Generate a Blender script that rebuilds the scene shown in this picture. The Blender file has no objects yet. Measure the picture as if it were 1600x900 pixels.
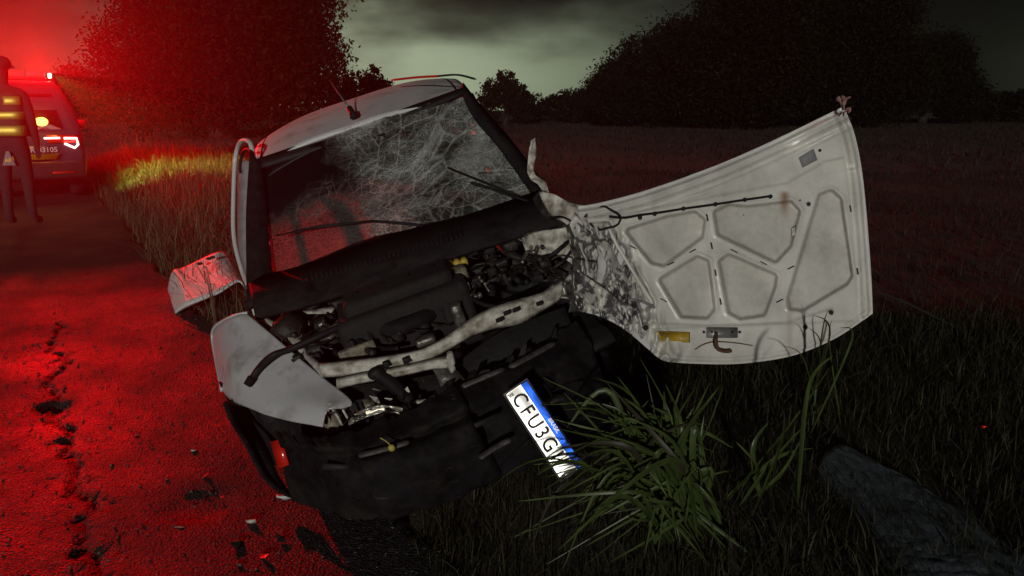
import bpy, bmesh, math, random
import numpy as np
from mathutils import Vector, Matrix, noise as mnoise

random.seed(7); rng = np.random.default_rng(7)
SC = bpy.context.scene
COL = SC.collection
R = math.radians

# ------------------------------------------------------------------ camera
F, H = 1186.0, 1.5                       # focal length in photo pixels, eye height
TILT = math.atan(290 / F)
cam_d = bpy.data.cameras.new('camera'); cam = bpy.data.objects.new('camera', cam_d); COL.objects.link(cam)
cam_d.sensor_width = 36; cam_d.lens = 36 * F / 1600
cam_d.clip_start = 0.05; cam_d.clip_end = 3000
cam.location = (0, 0, H); cam.rotation_euler = (math.pi / 2 - TILT, 0, 0)
SC.camera = cam

# ------------------------------------------------------------------ world: night sky with town glow on low cloud
SUN_EL, SUN_AZ = R(11), R(187)           # from behind and above the photographer
W = bpy.data.worlds.new('World'); SC.world = W; W.use_nodes = True
nt = W.node_tree; nt.nodes.clear()
def wn(t, **k):
    n = nt.nodes.new(t)
    for a, b in k.items(): setattr(n, a, b)
    return n
def wl(a, b): nt.links.new(a, b)
def wmath(op, a, b=None, c=None, clamp=False):
    n = wn('ShaderNodeMath', operation=op); n.use_clamp = clamp
    for i, x in enumerate((a, b, c)):
        if x is None: continue
        if isinstance(x, (int, float)): n.inputs[i].default_value = x
        else: wl(x, n.inputs[i])
    return n.outputs[0]
sky = wn('ShaderNodeTexSky', sky_type='NISHITA'); sky.sun_disc = False
sky.sun_elevation = SUN_EL; sky.sun_rotation = SUN_AZ
tc = wn('ShaderNodeTexCoord'); sep = wn('ShaderNodeSeparateXYZ'); wl(tc.outputs['Generated'], sep.inputs[0])
X, Y, Z = sep.outputs
az = wmath('ARCTAN2', X, Y)
el = wmath('ARCSINE', wmath('MAXIMUM', wmath('MINIMUM', Z, 1.0), -1.0))
mp = wn('ShaderNodeMapping'); mp.inputs['Scale'].default_value = (2.2, 2.2, 6.5); wl(tc.outputs['Generated'], mp.inputs[0])
nz = wn('ShaderNodeTexNoise'); nz.inputs['Scale'].default_value = 1.6; nz.inputs['Detail'].default_value = 5; nz.inputs['Roughness'].default_value = .52
wl(mp.outputs[0], nz.inputs[0])
cl = nz.outputs[0]
# glow of a town beyond the field: widest near the horizon
da = wmath('DIVIDE', wmath('SUBTRACT', az, -0.13), 0.27)
de = wmath('DIVIDE', wmath('SUBTRACT', wmath('ADD', el, wmath('MULTIPLY', wmath('SUBTRACT', cl, .5), .30)), 0.02), 0.072)
g1 = wmath('POWER', 2.718, wmath('MULTIPLY', -1.0, wmath('ADD', wmath('MULTIPLY', da, da), wmath('MULTIPLY', de, de))))
da2 = wmath('DIVIDE', wmath('SUBTRACT', az, 0.66), 0.12)
de2 = wmath('DIVIDE', wmath('SUBTRACT', el, 0.03), 0.05)
g2 = wmath('MULTIPLY', .045, wmath('POWER', 2.718, wmath('MULTIPLY', -1.0, wmath('ADD', wmath('MULTIPLY', da2, da2), wmath('MULTIPLY', de2, de2)))))
base = wmath('MULTIPLY', .018, wmath('POWER', wmath('MAXIMUM', wmath('SUBTRACT', cl, .18), 0.0), 1.5))
up = wmath('POWER', wmath('MAXIMUM', wmath('SUBTRACT', 1.0, wmath('ABSOLUTE', el)), 0.0), 2.0)
glow = wmath('ADD', wmath('ADD', g1, g2), wmath('MULTIPLY', base, up))
rgb = wn('ShaderNodeRGB'); rgb.outputs[0].default_value = (0.38, 0.45, 0.30, 1)
mul = wn('ShaderNodeVectorMath', operation='SCALE'); wl(rgb.outputs[0], mul.inputs[0]); wl(glow, mul.inputs['Scale'])
sks = wn('ShaderNodeVectorMath', operation='SCALE'); wl(sky.outputs[0], sks.inputs[0]); sks.inputs['Scale'].default_value = .0004
add = wn('ShaderNodeVectorMath', operation='ADD'); wl(mul.outputs[0], add.inputs[0]); wl(sks.outputs[0], add.inputs[1])
bg = wn('ShaderNodeBackground'); wl(add.outputs[0], bg.inputs[0]); bg.inputs[1].default_value = 1.0
wo = wn('ShaderNodeOutputWorld'); wl(bg.outputs[0], wo.inputs[0])

# ------------------------------------------------------------------ the one sun lamp, very weak (night), from behind the photographer
sd = bpy.data.lights.new('sun', 'SUN'); sun = bpy.data.objects.new('sun', sd); COL.objects.link(sun)
sd.energy = 1.35; sd.angle = R(1.5); sd.color = (1.0, .97, .90)
LDIR = Vector((math.sin(SUN_AZ) * math.cos(SUN_EL), math.cos(SUN_AZ) * math.cos(SUN_EL), math.sin(SUN_EL)))   # towards the sun
sun.rotation_euler = LDIR.to_track_quat('Z', 'Y').to_euler()

SC.view_settings.view_transform = 'Standard'; SC.view_settings.look = 'None'
SC.view_settings.exposure = 0; SC.view_settings.gamma = 1; SC.view_settings.use_curve_mapping = False
SC.cycles.use_denoising = True
SC.cycles.max_bounces = 4; SC.cycles.diffuse_bounces = 2; SC.cycles.glossy_bounces = 2; SC.cycles.transparent_max_bounces = 24; SC.cycles.volume_bounces = 0
SC.cycles.sample_clamp_indirect = 3; SC.cycles.sample_clamp_direct = 3
W.cycles.sampling_method = 'NONE'; SC.cycles.use_light_tree = True
SC.cycles.caustics_reflective = False; SC.cycles.caustics_refractive = False

# ------------------------------------------------------------------ measuring helpers (photo pixel -> point of the place)
CT, ST = math.cos(TILT), math.sin(TILT)
def P(px, py, d):
    v = (450 - py) / F * d
    return Vector(((px - 800) / F * d, d * CT + v * ST, H - d * ST + v * CT))
def depth(p): return p[1] * CT - (p[2] - H) * ST
def ray(px, py): return P(px, py, 1.0) - Vector((0, 0, H))
def hit(px, py, o, n):
    r = ray(px, py); return Vector((0, 0, H)) + r * ((o - Vector((0, 0, H))).dot(n) / r.dot(n))
def smooth(t): t = min(1, max(0, t)); return t * t * (3 - 2 * t)
def nsm(t): t = np.clip(t, 0, 1); return t * t * (3 - 2 * t)
EA = np.array([-3.21, 6.89]); EN = np.array([.845, .535])          # road edge: a point and the normal towards the verge
def edge_s(x, y): return (x - EA[0]) * EN[0] + (y - EA[1]) * EN[1]
def ground_z(x, y):
    s = edge_s(np.asarray(x, float), np.asarray(y, float)) - .05 * np.sin(np.asarray(y) * 2.1) - .03 * np.sin(np.asarray(y) * 5.3)
    b = .26 * nsm((s - .05) / 1.1) + .12 * nsm((s - 1.0) / 3.5)
    return b + .03 * np.sin(np.asarray(x) * 1.7 + np.asarray(y) * .9) * nsm(s) - .01
def gz(x, y):
    s = (x + 3.21) * .845 + (y - 6.89) * .535; q = s - .05 * math.sin(y * 2.1) - .03 * math.sin(y * 5.3)
    return .26 * smooth((q - .05) / 1.1) + .12 * smooth((q - 1.0) / 3.5) + .03 * math.sin(x * 1.7 + y * .9) * smooth(q) - .01
def ghit(px, py, up=0.0):
    r = ray(px, py); t = .6
    while t < 80:
        p = Vector((0, 0, H)) + r * t
        if p.z < gz(p.x, p.y) + up: return p
        t *= 1.004
    return Vector((0, 0, H)) + r * 80

# value noise on arrays
_T = rng.random((256, 256))
def vnoise(x, y):
    xi = np.floor(x).astype(int); yi = np.floor(y).astype(int); fx = x - xi; fy = y - yi
    fx = fx * fx * (3 - 2 * fx); fy = fy * fy * (3 - 2 * fy)
    a = _T[xi % 256, yi % 256]; b = _T[(xi + 1) % 256, yi % 256]; c = _T[xi % 256, (yi + 1) % 256]; d = _T[(xi + 1) % 256, (yi + 1) % 256]
    return (a * (1 - fx) + b * fx) * (1 - fy) + (c * (1 - fx) + d * fx) * fy
def fbm(x, y, o=4):
    r = 0; a = .5
    for i in range(o): r = r + a * vnoise(x * 2 ** i + 17 * i, y * 2 ** i + 31 * i); a *= .5
    return r

# ------------------------------------------------------------------ materials
class NT:
    def __init__(s, name):
        s.m = bpy.data.materials.new(name); s.m.use_nodes = True; s.t = s.m.node_tree
        s.b = s.t.nodes['Principled BSDF']; s.out = s.t.nodes['Material Output']
    def n(s, t, **k):
        n = s.t.nodes.new(t)
        for a, b in k.items(): setattr(n, a, b)
        return n
    def l(s, a, b): s.t.links.new(a, b)
    def math(s, op, a, b=None, clamp=False):
        n = s.n('ShaderNodeMath', operation=op); n.use_clamp = clamp
        for i, x in enumerate((a, b)):
            if x is None: continue
            if isinstance(x, (int, float)): n.inputs[i].default_value = x
            else: s.l(x, n.inputs[i])
        return n.outputs[0]
    def noise(s, scale, detail=4, rough=.55, vec=None):
        n = s.n('ShaderNodeTexNoise'); n.inputs['Scale'].default_value = scale; n.inputs['Detail'].default_value = detail; n.inputs['Roughness'].default_value = rough
        if vec is None: vec = s.n('ShaderNodeTexCoord').outputs['Object']
        s.l(vec, n.inputs['Vector']); return n.outputs[0]
    def ramp(s, fac, stops):
        n = s.n('ShaderNodeValToRGB'); s.l(fac, n.inputs[0]); cr = n.color_ramp
        while len(cr.elements) < len(stops): cr.elements.new(.5)
        for e, (p, c) in zip(cr.elements, stops): e.position = p; e.color = (*c, 1)
        return n.outputs[0]
    def mix(s, fac, a, b):
        n = s.n('ShaderNodeMix', data_type='RGBA')
        for sock, x in ((n.inputs[0], fac), (n.inputs[6], a), (n.inputs[7], b)):
            if isinstance(x, (int, float)): sock.default_value = x
            elif isinstance(x, tuple): sock.default_value = (*x, 1)
            else: s.l(x, sock)
        return n.outputs[2]
    def bump(s, h, strength=.3, dist=.01):
        n = s.n('ShaderNodeBump'); n.inputs['Strength'].default_value = strength; n.inputs['Distance'].default_value = dist
        s.l(h, n.inputs['Height']); s.l(n.outputs[0], s.b.inputs['Normal'])
M = {}
def mat(name, col, rough=.6, metal=0, var=.25, scale=6, dirt=None, dirt_amt=.5, bump=0, bscale=40, spec=.5):
    k = NT(name); b = k.b
    b.inputs['Roughness'].default_value = rough; b.inputs['Metallic'].default_value = metal; b.inputs['Specular IOR Level'].default_value = spec
    lo = tuple(c * (1 - var) for c in col); hi = tuple(min(1, c * (1 + var)) for c in col)
    c = k.ramp(k.noise(scale), [(.3, lo), (.7, hi)])
    if dirt:
        c = k.mix(k.ramp(k.noise(scale * 1.7, 8, .65), [(.62 - .3 * dirt_amt, (0, 0, 0)), (.8 - .2 * dirt_amt, (1, 1, 1))]), c, dirt)
    k.l(c, b.inputs['Base Color'])
    if bump: k.bump(k.noise(bscale, 6, .6), bump, .01)
    M[name] = k.m; return k
def scraped(name, src):
    k = mat(name, *src, .68, var=.6, scale=9, dirt=(.02, .018, .016), dirt_amt=.55, spec=.08)
    tco = k.n('ShaderNodeTexCoord').outputs['Object']; mp_ = k.n('ShaderNodeMapping'); mp_.inputs['Scale'].default_value = (6, 40, 70); mp_.inputs['Rotation'].default_value = (0, -.35, .3); k.l(tco, mp_.inputs[0])
    sc_ = k.ramp(k.noise(1.0, 8, .7, mp_.outputs[0]), [(.60, (0,) * 3), (.68, (1,) * 3)]); big_ = k.ramp(k.noise(4, 3, .5, tco), [(.48, (0,) * 3), (.62, (1,) * 3)])
    old = k.b.inputs['Base Color'].links[0].from_socket; k.l(k.mix(k.math('MULTIPLY', sc_, k.math('MULTIPLY', big_, .7)), old, (.085, .08, .075)), k.b.inputs['Base Color'])
    k.bump(k.math('ADD', k.noise(30, 6, .6, tco), k.math('MULTIPLY', sc_, -.6)), .5, .01)
def emit(name, col, strength):
    k = NT(name); k.b.inputs['Base Color'].default_value = (*col, 1); k.b.inputs['Emission Color'].default_value = (*col, 1); k.b.inputs['Emission Strength'].default_value = strength
    k.m.cycles.emission_sampling = 'NONE'; M[name] = k.m
mat('white_paint', (.60, .60, .59), .38, var=.05, scale=3, dirt=(.30, .28, .25), dirt_amt=.35, bump=.05, bscale=9)
mat('white_gloss', (.60, .60, .59), .14, var=.05, scale=3)
mat('white_primer', (.62, .60, .53), .5, var=.12, scale=11, dirt=(.17, .14, .10), dirt_amt=.72, bump=.35, bscale=26)
mat('wing_paint', (.50, .50, .51), .24, var=.04, scale=4, dirt=(.24, .23, .22), dirt_amt=.32, bump=.10, bscale=5)
mat('black_plastic', (.012, .012, .013), .68, var=.6, scale=9, dirt=(.022, .020, .018), dirt_amt=.55, bump=.5, bscale=34, spec=.08)
mat('black_rubber', (.010, .010, .011), .6, var=.3, scale=20, spec=.25)
mat('engine_metal', (.030, .027, .024), .55, .3, var=.6, scale=22, dirt=(.02, .017, .013), dirt_amt=.7, bump=.5, bscale=50)
mat('scuff_highlight_grey', (.075, .07, .068), .6, var=.5, scale=18, dirt=(.02, .018, .017), dirt_amt=.5, bump=.3)  # one grey for scuffs and for highlight tone
mat('engine_dark', (.006, .0055, .005), .8, .0, var=.6, scale=18, bump=.5, bscale=40)
mat('alloy', (.24, .23, .21), .38, .7, var=.4, scale=26, dirt=(.05, .045, .035), dirt_amt=.6, bump=.3, bscale=60)
mat('beige_plastic', (.22, .19, .13), .5, var=.25, scale=20, dirt=(.05, .04, .03), dirt_amt=.6, bump=.2)
mat('yellow_plastic', (.45, .32, .04), .5, var=.2, scale=20)
mat('seat_fabric', (.035, .033, .036), .95, var=.3, scale=30)
mat('interior_grey', (.24, .24, .245), .8, var=.2, scale=20, bump=.1)
mat('rusty', (.10, .05, .025), .8, .1, var=.5, scale=30, bump=.4)
mat('rag', (.30, .16, .14), .9, var=.4, scale=40)
mat('chrome_wire', (.35, .35, .35), .3, .8, var=.2)
mat('yellow_sticker', (.42, .27, .02), .5, var=.15, scale=30, dirt=(.2, .12, .02), dirt_amt=.3)
mat('latch_metal', (.30, .30, .29), .4, .5, var=.3, scale=50)
mat('headlamp_chrome', (.55, .53, .46), .3, .6, var=.3, scale=30, dirt=(.08, .07, .05), dirt_amt=.5)
mat('plate_white', (.92, .92, .88), .42, .9, var=.03, scale=20)
mat('plate_blue', (.02, .12, .75), .45, .85, var=.05, scale=20)
mat('plate_black', (.012, .012, .012), .7, var=.1)
mat('police_blue', (.035, .035, .06), .35, .1, var=.05, scale=4)
mat('police_dark', (.02, .02, .022), .4, var=.2)
mat('police_yellow', (.75, .45, .03), .4, .3, var=.05)
mat('police_white', (.8, .8, .8), .4, .3, var=.03)
mat('window_dark', (.008, .008, .01), .08, var=.1)
mat('uniform', (.012, .012, .016), .9, var=.3, scale=30)
mat('skin', (.30, .18, .12), .6, var=.1)
mat('vest', (.05, .035, .02), .8, var=.2)
mat('vest_strip', (1.0, .80, .16), .58, .9, var=.05, scale=60)
mat('badge_grey', (.16, .15, .15), .6, .2, var=.1)
mat('bark', (.014, .011, .009), .9, var=.4, scale=6, bump=.5, bscale=14)
mat('sheet', (.055, .068, .082), .8, var=.5, scale=60, dirt=(.024, .028, .031), dirt_amt=.5, bump=.3, bscale=140)
mat('red_lens', (.65, .02, .01), .2, var=.1, spec=.8)
mat('stone', (.09, .085, .08), .7, var=.5, scale=3)
mat('leaf_yellow', (.42, .34, .08), .6, var=.2)
mat('glass_bits', (.5, .52, .5), .1, .6, var=.2, scale=3)
scraped('bumper_plastic', ((.009, .009, .010),))
emit('lamp_red', (1.0, .012, .010), 40)
emit('lamp_red_dim', (1.0, .012, .010), 2.0)
emit('lamp_amber', (1.0, .42, .06), 45)
emit('alley_lit', (1.0, .9, .6), 4)
emit('tail_lit', (1.0, .45, .38), 5)
mat('reflector_red', (1.0, .05, .03), .42, .9, var=.05, scale=40)

def leafmat(name, lo, hi, rough=.55, trans=.25, spec=.35):
    k = NT(name); at = k.n('ShaderNodeAttribute', attribute_name='tint')
    c = k.ramp(at.outputs['Fac'], [(0, lo), (.75, hi), (1, tuple(x * 1.5 for x in hi))])
    k.l(c, k.b.inputs['Base Color']); k.b.inputs['Roughness'].default_value = rough; k.b.inputs['Specular IOR Level'].default_value = spec
    tr = k.n('ShaderNodeBsdfTranslucent'); k.l(c, tr.inputs[0]); mx = k.n('ShaderNodeMixShader'); mx.inputs[0].default_value = trans
    k.l(k.b.outputs[0], mx.inputs[1]); k.l(tr.outputs[0], mx.inputs[2]); k.l(mx.outputs[0], k.out.inputs[0]); M[name] = k.m
leafmat('grass_near', (.010, .012, .005), (.040, .037, .017), .6, .2, .2)
leafmat('grass_far', (.010, .007, .005), (.034, .025, .017), .7, .2, .12)
leafmat('grass_dry', (.03, .027, .013), (.12, .105, .05))
leafmat('long_leaf', (.020, .036, .009), (.095, .135, .038), .36, .3)
leafmat('dry_leaf', (.02, .018, .010), (.045, .040, .022), .5, .2)
leafmat('tree_leaf', (.004, .005, .003), (.010, .012, .006), .9, .1, .04)

# asphalt
k = NT('asphalt'); tco = k.n('ShaderNodeTexCoord').outputs['Object']
v = k.n('ShaderNodeTexVoronoi'); v.inputs['Scale'].default_value = 105; k.l(tco, v.inputs[0])
big = k.noise(1.3, 6, .6, tco); fine = k.noise(55, 5, .7, tco)
c = k.ramp(v.outputs['Color'], [(.2, (.008, .008, .008)), (.6, (.026, .025, .024)), (.85, (.06, .058, .055)), (.97, (.24, .23, .22))])
c = k.mix(k.ramp(big, [(.4, (0, 0, 0)), (.7, (1, 1, 1))]), c, (.016, .015, .014))
k.l(c, k.b.inputs['Base Color'])
k.l(k.ramp(big, [(.35, (.48, .48, .48)), (.7, (.80, .80, .80))]), k.b.inputs['Roughness'])
k.bump(k.math('ADD', v.outputs['Distance'], k.math('MULTIPLY', fine, .9)), .85, .010); M['asphalt'] = k.m
# soil
k = NT('soil'); c = k.ramp(k.noise(5, 8, .65), [(.3, (.018, .015, .009)), (.7, (.05, .042, .026))]); k.l(c, k.b.inputs['Base Color']); k.b.inputs['Roughness'].default_value = .95
k.bump(k.noise(30, 8, .7), .8, .03); M['soil'] = k.m

# bonnet: white primer, dirt and painted shade in the folds (attribute), rust run, peeled paint where it crumpled
k = NT('bonnet_inner'); tco = k.n('ShaderNodeTexCoord').outputs['Object']
d_at = k.n('ShaderNodeAttribute', attribute_name='grime_shade').outputs['Fac']; r_at = k.n('ShaderNodeAttribute', attribute_name='rust').outputs['Fac']; p_at = k.n('ShaderNodeAttribute', attribute_name='peel').outputs['Fac']
n1 = k.noise(7, 8, .62, tco); n2 = k.noise(38, 8, .7, tco)
c = k.ramp(n1, [(.3, (.54, .53, .49)), (.5, (.66, .65, .60)), (.7, (.74, .73, .68))])
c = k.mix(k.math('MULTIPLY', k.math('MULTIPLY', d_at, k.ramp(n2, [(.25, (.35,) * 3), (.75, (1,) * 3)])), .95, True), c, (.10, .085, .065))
c = k.mix(k.ramp(n2, [(.66, (0,) * 3), (.78, (.5,) * 3)]), c, (.25, .22, .18))
c = k.mix(k.math('MULTIPLY', r_at, .8, True), c, (.22, .10, .03))
mpn = k.n('ShaderNodeMapping'); mpn.inputs['Scale'].default_value = (26, 26, 11); mpn.inputs['Rotation'].default_value = (0, .35, 0); k.l(tco, mpn.inputs[0])
n3 = k.noise(1.0, 9, .68, mpn.outputs[0])
peel = k.math('MULTIPLY', p_at, k.ramp(n3, [(.48, (0,) * 3), (.54, (1,) * 3)]), True)
c = k.mix(peel, c, (.045, .04, .05))
k.l(c, k.b.inputs['Base Color']); k.b.inputs['Roughness'].default_value = .30
k.bump(k.math('ADD', k.math('MULTIPLY', n2, .5), k.math('MULTIPLY', peel, -1.0)), .25, .006); M['bonnet_inner'] = k.m

# ------------------------------------------------------------------ mesh helpers
class MB:
    def __init__(s): s.v = []; s.f = []; s.mi = []
    def add(s, vs, fs):
        o = len(s.v); s.v += [tuple(x) for x in vs]; s.f += [tuple(o + i for i in f) for f in fs]; return s
    def box(s, c, sx, sy, sz, ax=None, bev=.0, jit=0):
        ax = ax or (Vector((1, 0, 0)), Vector((0, 1, 0)), Vector((0, 0, 1))); c = Vector(c)
        if not bev: bev = min(sx, sy, sz) * .12
        hx, hy, hz = sx / 2, sy / 2, sz / 2; b = min(bev, hx * .9, hy * .9, hz * .9)
        bm = bmesh.new(); bmesh.ops.create_cube(bm, size=1)
        for vv in bm.verts: vv.co = Vector((vv.co.x * sx, vv.co.y * sy, vv.co.z * sz))
        bmesh.ops.bevel(bm, geom=list(bm.edges), offset=b, segments=2, affect='EDGES', profile=.6)
        bm.verts.index_update()
        s.add([c + ax[0] * (q.co.x + random.uniform(-jit, jit)) + ax[1] * (q.co.y + random.uniform(-jit, jit)) + ax[2] * (q.co.z + random.uniform(-jit, jit)) for q in bm.verts], [[q.index for q in f.verts] for f in bm.faces])
        bm.free(); return s
    def tube(s, path, rad, n=8, flat=1.0, cap=True):
        path = [Vector(p) for p in path]; m = len(path)
        rs = rad if isinstance(rad, (list, tuple)) else [rad] * m
        up = Vector((0, 0, 1)); rings = []; side = None
        for i in range(m):
            t = (path[min(i + 1, m - 1)] - path[max(i - 1, 0)]).normalized()
            if side is None:
                side = t.cross(up)
                if side.length < .05: side = t.cross(Vector((1, 0, 0)))
            side = (side - t * side.dot(t)).normalized(); nn = t.cross(side)
            rings.append([path[i] + (side * math.cos(2 * math.pi * j / n) + nn * flat * math.sin(2 * math.pi * j / n)) * rs[i] for j in range(n)])
        vs = [p for r in rings for p in r]
        fs = [(i * n + j, i * n + (j + 1) % n, (i + 1) * n + (j + 1) % n, (i + 1) * n + j) for i in range(m - 1) for j in range(n)]
        if cap: fs += [tuple(range(n))[::-1], tuple((m - 1) * n + j for j in range(n))]
        return s.add(vs, fs)
    def grid(s, fn, nu, nv):
        vs = [fn(i / nu, j / nv) for j in range(nv + 1) for i in range(nu + 1)]
        w = nu + 1
        return s.add(vs, [(j * w + i, j * w + i + 1, (j + 1) * w + i + 1, (j + 1) * w + i) for j in range(nv) for i in range(nu)])
    def slab(s, poly, thick, n=None):     # a polygon given by points, thickened along its normal
        poly = [Vector(p) for p in poly]; m = len(poly)
        if n is None:
            n = Vector((0, 0, 0))
            for i in range(m): n += (poly[i] - poly[0]).cross(poly[(i + 1) % m] - poly[0])
            n.normalize()
        vs = [p + n * thick / 2 for p in poly] + [p - n * thick / 2 for p in poly]
        return s.add(vs, [tuple(range(m)), tuple(range(2 * m - 1, m - 1, -1))] + [(i, m + i, m + (i + 1) % m, (i + 1) % m) for i in range(m)])
    def sphere(s, c, rx, ry, rz, ax=None, nu=12, nv=8):
        ax = ax or (Vector((1, 0, 0)), Vector((0, 1, 0)), Vector((0, 0, 1))); c = Vector(c)
        vs = []
        for j in range(nv + 1):
            th = math.pi * j / nv
            for i in range(nu):
                ph = 2 * math.pi * i / nu
                vs.append(c + ax[0] * (rx * math.sin(th) * math.cos(ph)) + ax[1] * (ry * math.sin(th) * math.sin(ph)) + ax[2] * (rz * math.cos(th)))
        return s.add(vs, [(j * nu + i, (j + 1) * nu + i, (j + 1) * nu + (i + 1) % nu, j * nu + (i + 1) % nu) for j in range(nv) for i in range(nu)])
    def build(s, name, m, parent=None, smooth=True, solid=0, sub=0, kind=None):
        off = Vector((0, 0, 0)); p = parent
        while p is not None: off += p.location; p = p.parent
        me = bpy.data.meshes.new(name); me.from_pydata([tuple(Vector(q) - off) for q in s.v], [], s.f); me.update()
        o = bpy.data.objects.new(name, me); COL.objects.link(o); me.materials.append(M[m] if isinstance(m, str) else m)
        if smooth:
            for q in me.polygons: q.use_smooth = True
        if sub: md = o.modifiers.new('sub', 'SUBSURF'); md.levels = md.render_levels = sub
        if solid: md = o.modifiers.new('solid', 'SOLIDIFY'); md.thickness = solid; md.offset = 0
        o.parent = parent
        if kind: o['kind'] = kind
        return o
def tag(o, label, cat, group=None, kind=None):
    o['label'] = label
    if cat: o['category'] = cat
    if group: o['group'] = group
    if kind: o['kind'] = kind
    return o
def root(name, loc, label, cat, group=None):
    o = bpy.data.objects.new(name, None); COL.objects.link(o); o.location = loc; o.empty_display_size = .1
    return tag(o, label, cat, group)
def fast_mesh(name, V, faces_quads, m, parent=None, tint=None):
    me = bpy.data.meshes.new(name); nv = len(V); nf = len(faces_quads); k_ = faces_quads.shape[1]
    me.vertices.add(nv); me.vertices.foreach_set('co', np.ascontiguousarray(V, dtype=np.float32).ravel())
    me.loops.add(nf * k_); me.loops.foreach_set('vertex_index', np.ascontiguousarray(faces_quads, dtype=np.int32).ravel())
    me.polygons.add(nf); me.polygons.foreach_set('loop_start', np.arange(0, nf * k_, k_, dtype=np.int32)); me.polygons.foreach_set('loop_total', np.full(nf, k_, dtype=np.int32))
    if tint is not None: at = me.attributes.new('tint', 'FLOAT', 'POINT'); at.data.foreach_set('value', tint.astype(np.float32))
    me.update(calc_edges=True); me.validate()
    o = bpy.data.objects.new(name, me); COL.objects.link(o); me.materials.append(M[m]); o.parent = parent
    return o
def attr(o, name, vals):
    at = o.data.attributes.new(name, 'FLOAT', 'POINT'); at.data.foreach_set('value', np.asarray(vals, np.float32))
def text(name, s, size, o, ex, ey, m, parent, extr=.001, sx=1.0):
    c = bpy.data.curves.new('t', 'FONT'); c.body = s; c.size = size; c.align_x = 'CENTER'; c.align_y = 'CENTER'; c.extrude = extr; c.resolution_u = 3
    c.offset = size * .012
    t = bpy.data.objects.new('t', c); COL.objects.link(t)
    dg = bpy.context.evaluated_depsgraph_get(); me = bpy.data.meshes.new_from_object(t.evaluated_get(dg))
    bpy.data.objects.remove(t); bpy.data.curves.remove(c)
    en = ex.cross(ey).normalized(); off = Vector((0, 0, 0)); p = parent
    while p is not None: off += p.location; p = p.parent
    for q in me.vertices: q.co = Vector(o) + ex * q.co.x * sx + ey * q.co.y + en * q.co.z - off
    me.name = name; me.materials.clear(); me.materials.append(M[m])
    ob = bpy.data.objects.new(name, me); COL.objects.link(ob); ob.parent = parent; return ob
def catmull(pts, n=6):
    pts = [Vector(p) for p in pts]; out = []
    for i in range(len(pts) - 1):
        a, b, c, d = pts[max(i - 1, 0)], pts[i], pts[i + 1], pts[min(i + 2, len(pts) - 1)]
        for j in range(n):
            t = j / n
            out.append(.5 * ((2 * b) + (c - a) * t + (2 * a - 5 * b + 4 * c - d) * t * t + (3 * b - a - 3 * c + d) * t ** 3))
    return out + [pts[-1]]

# ================================================================== SETTING: road and ground
def axis(a, b, fine0, fine1, st, grow):
    xs = list(np.arange(fine0, fine1, st)); x = fine1; s = st
    while x < b: xs.append(x); s *= grow; x += s
    xs.append(b); x = fine0; s = st
    while True:
        s *= grow; x -= s
        if x <= a: xs.insert(0, a); break
        xs.insert(0, x)
    return np.array(xs)
# asphalt: grid in road coordinates (s across from the edge, t along), with real relief and a crack
ts = axis(-24, 95, -6.6, -1.2, .022, 1.03)           # along the road, t=0 at EA
ss = np.concatenate([-np.array([8.2, 6.5, 5.2, 4.4, 3.8, 3.4]), np.arange(-3.1, .32, .022)])
ET = np.array([-EN[1], EN[0]])
S_, T_ = np.meshgrid(ss, ts)
RX = EA[0] + EN[0] * S_ + ET[0] * T_; RY = EA[1] + EN[1] * S_ + ET[1] * T_
crk = np.array([(p.x, p.y) for p in (ghit(*q) for q in ((95, 500), (78, 540), (100, 562), (72, 600), (90, 640), (105, 690), (118, 740), (135, 790), (120, 850), (150, 900)))])
dm = np.full(RX.shape, 9.0)
wob = (fbm(RX * 9, RY * 9, 3) - .45) * .12
for a, b in zip(crk[:-1], crk[1:]):
    ab = b - a; tt = np.clip(((RX - a[0]) * ab[0] + (RY - a[1]) * ab[1]) / (ab @ ab), 0, 1)
    dm = np.minimum(dm, np.hypot(RX - a[0] - ab[0] * tt + wob, RY - a[1] - ab[1] * tt + wob * .6))
RZ = (fbm(RX * 2.3, RY * 2.3, 3) - .45) * .012 + (vnoise(RX * 17, RY * 17) - .5) * .002 + (vnoise(RX * 46, RY * 46) - .5) * .0022
RZ -= .020 * np.exp(-(dm / .016) ** 2) + .008 * np.exp(-(dm / .12) ** 2) * (fbm(RX * 6, RY * 6, 2) > .38)
for (q, r, dp_) in (((85, 632), .09, .03), ((310, 785), .13, .018)):
    g = ghit(*q); RZ -= dp_ * np.exp(-(((RX - g.x) ** 2 + (RY - g.y) ** 2) / r ** 2) ** 2)
edge_w = S_ - (fbm(T_ * 3.1, S_ * 0 + 3.3, 4) - .45) * .35      # ragged edge sinks under the verge
RZ -= .10 * nsm((edge_w + .02) / .12)
RZ -= .02
nS, nT = len(ss), len(ts); idx = np.arange(nS * nT).reshape(nT, nS)
Q = np.stack([idx[:-1, :-1], idx[:-1, 1:], idx[1:, 1:], idx[1:, :-1]], -1).reshape(-1, 4)
road = fast_mesh('road', np.stack([RX, RY, RZ], -1).reshape(-1, 3), Q, 'asphalt'); road['kind'] = 'structure'
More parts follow.
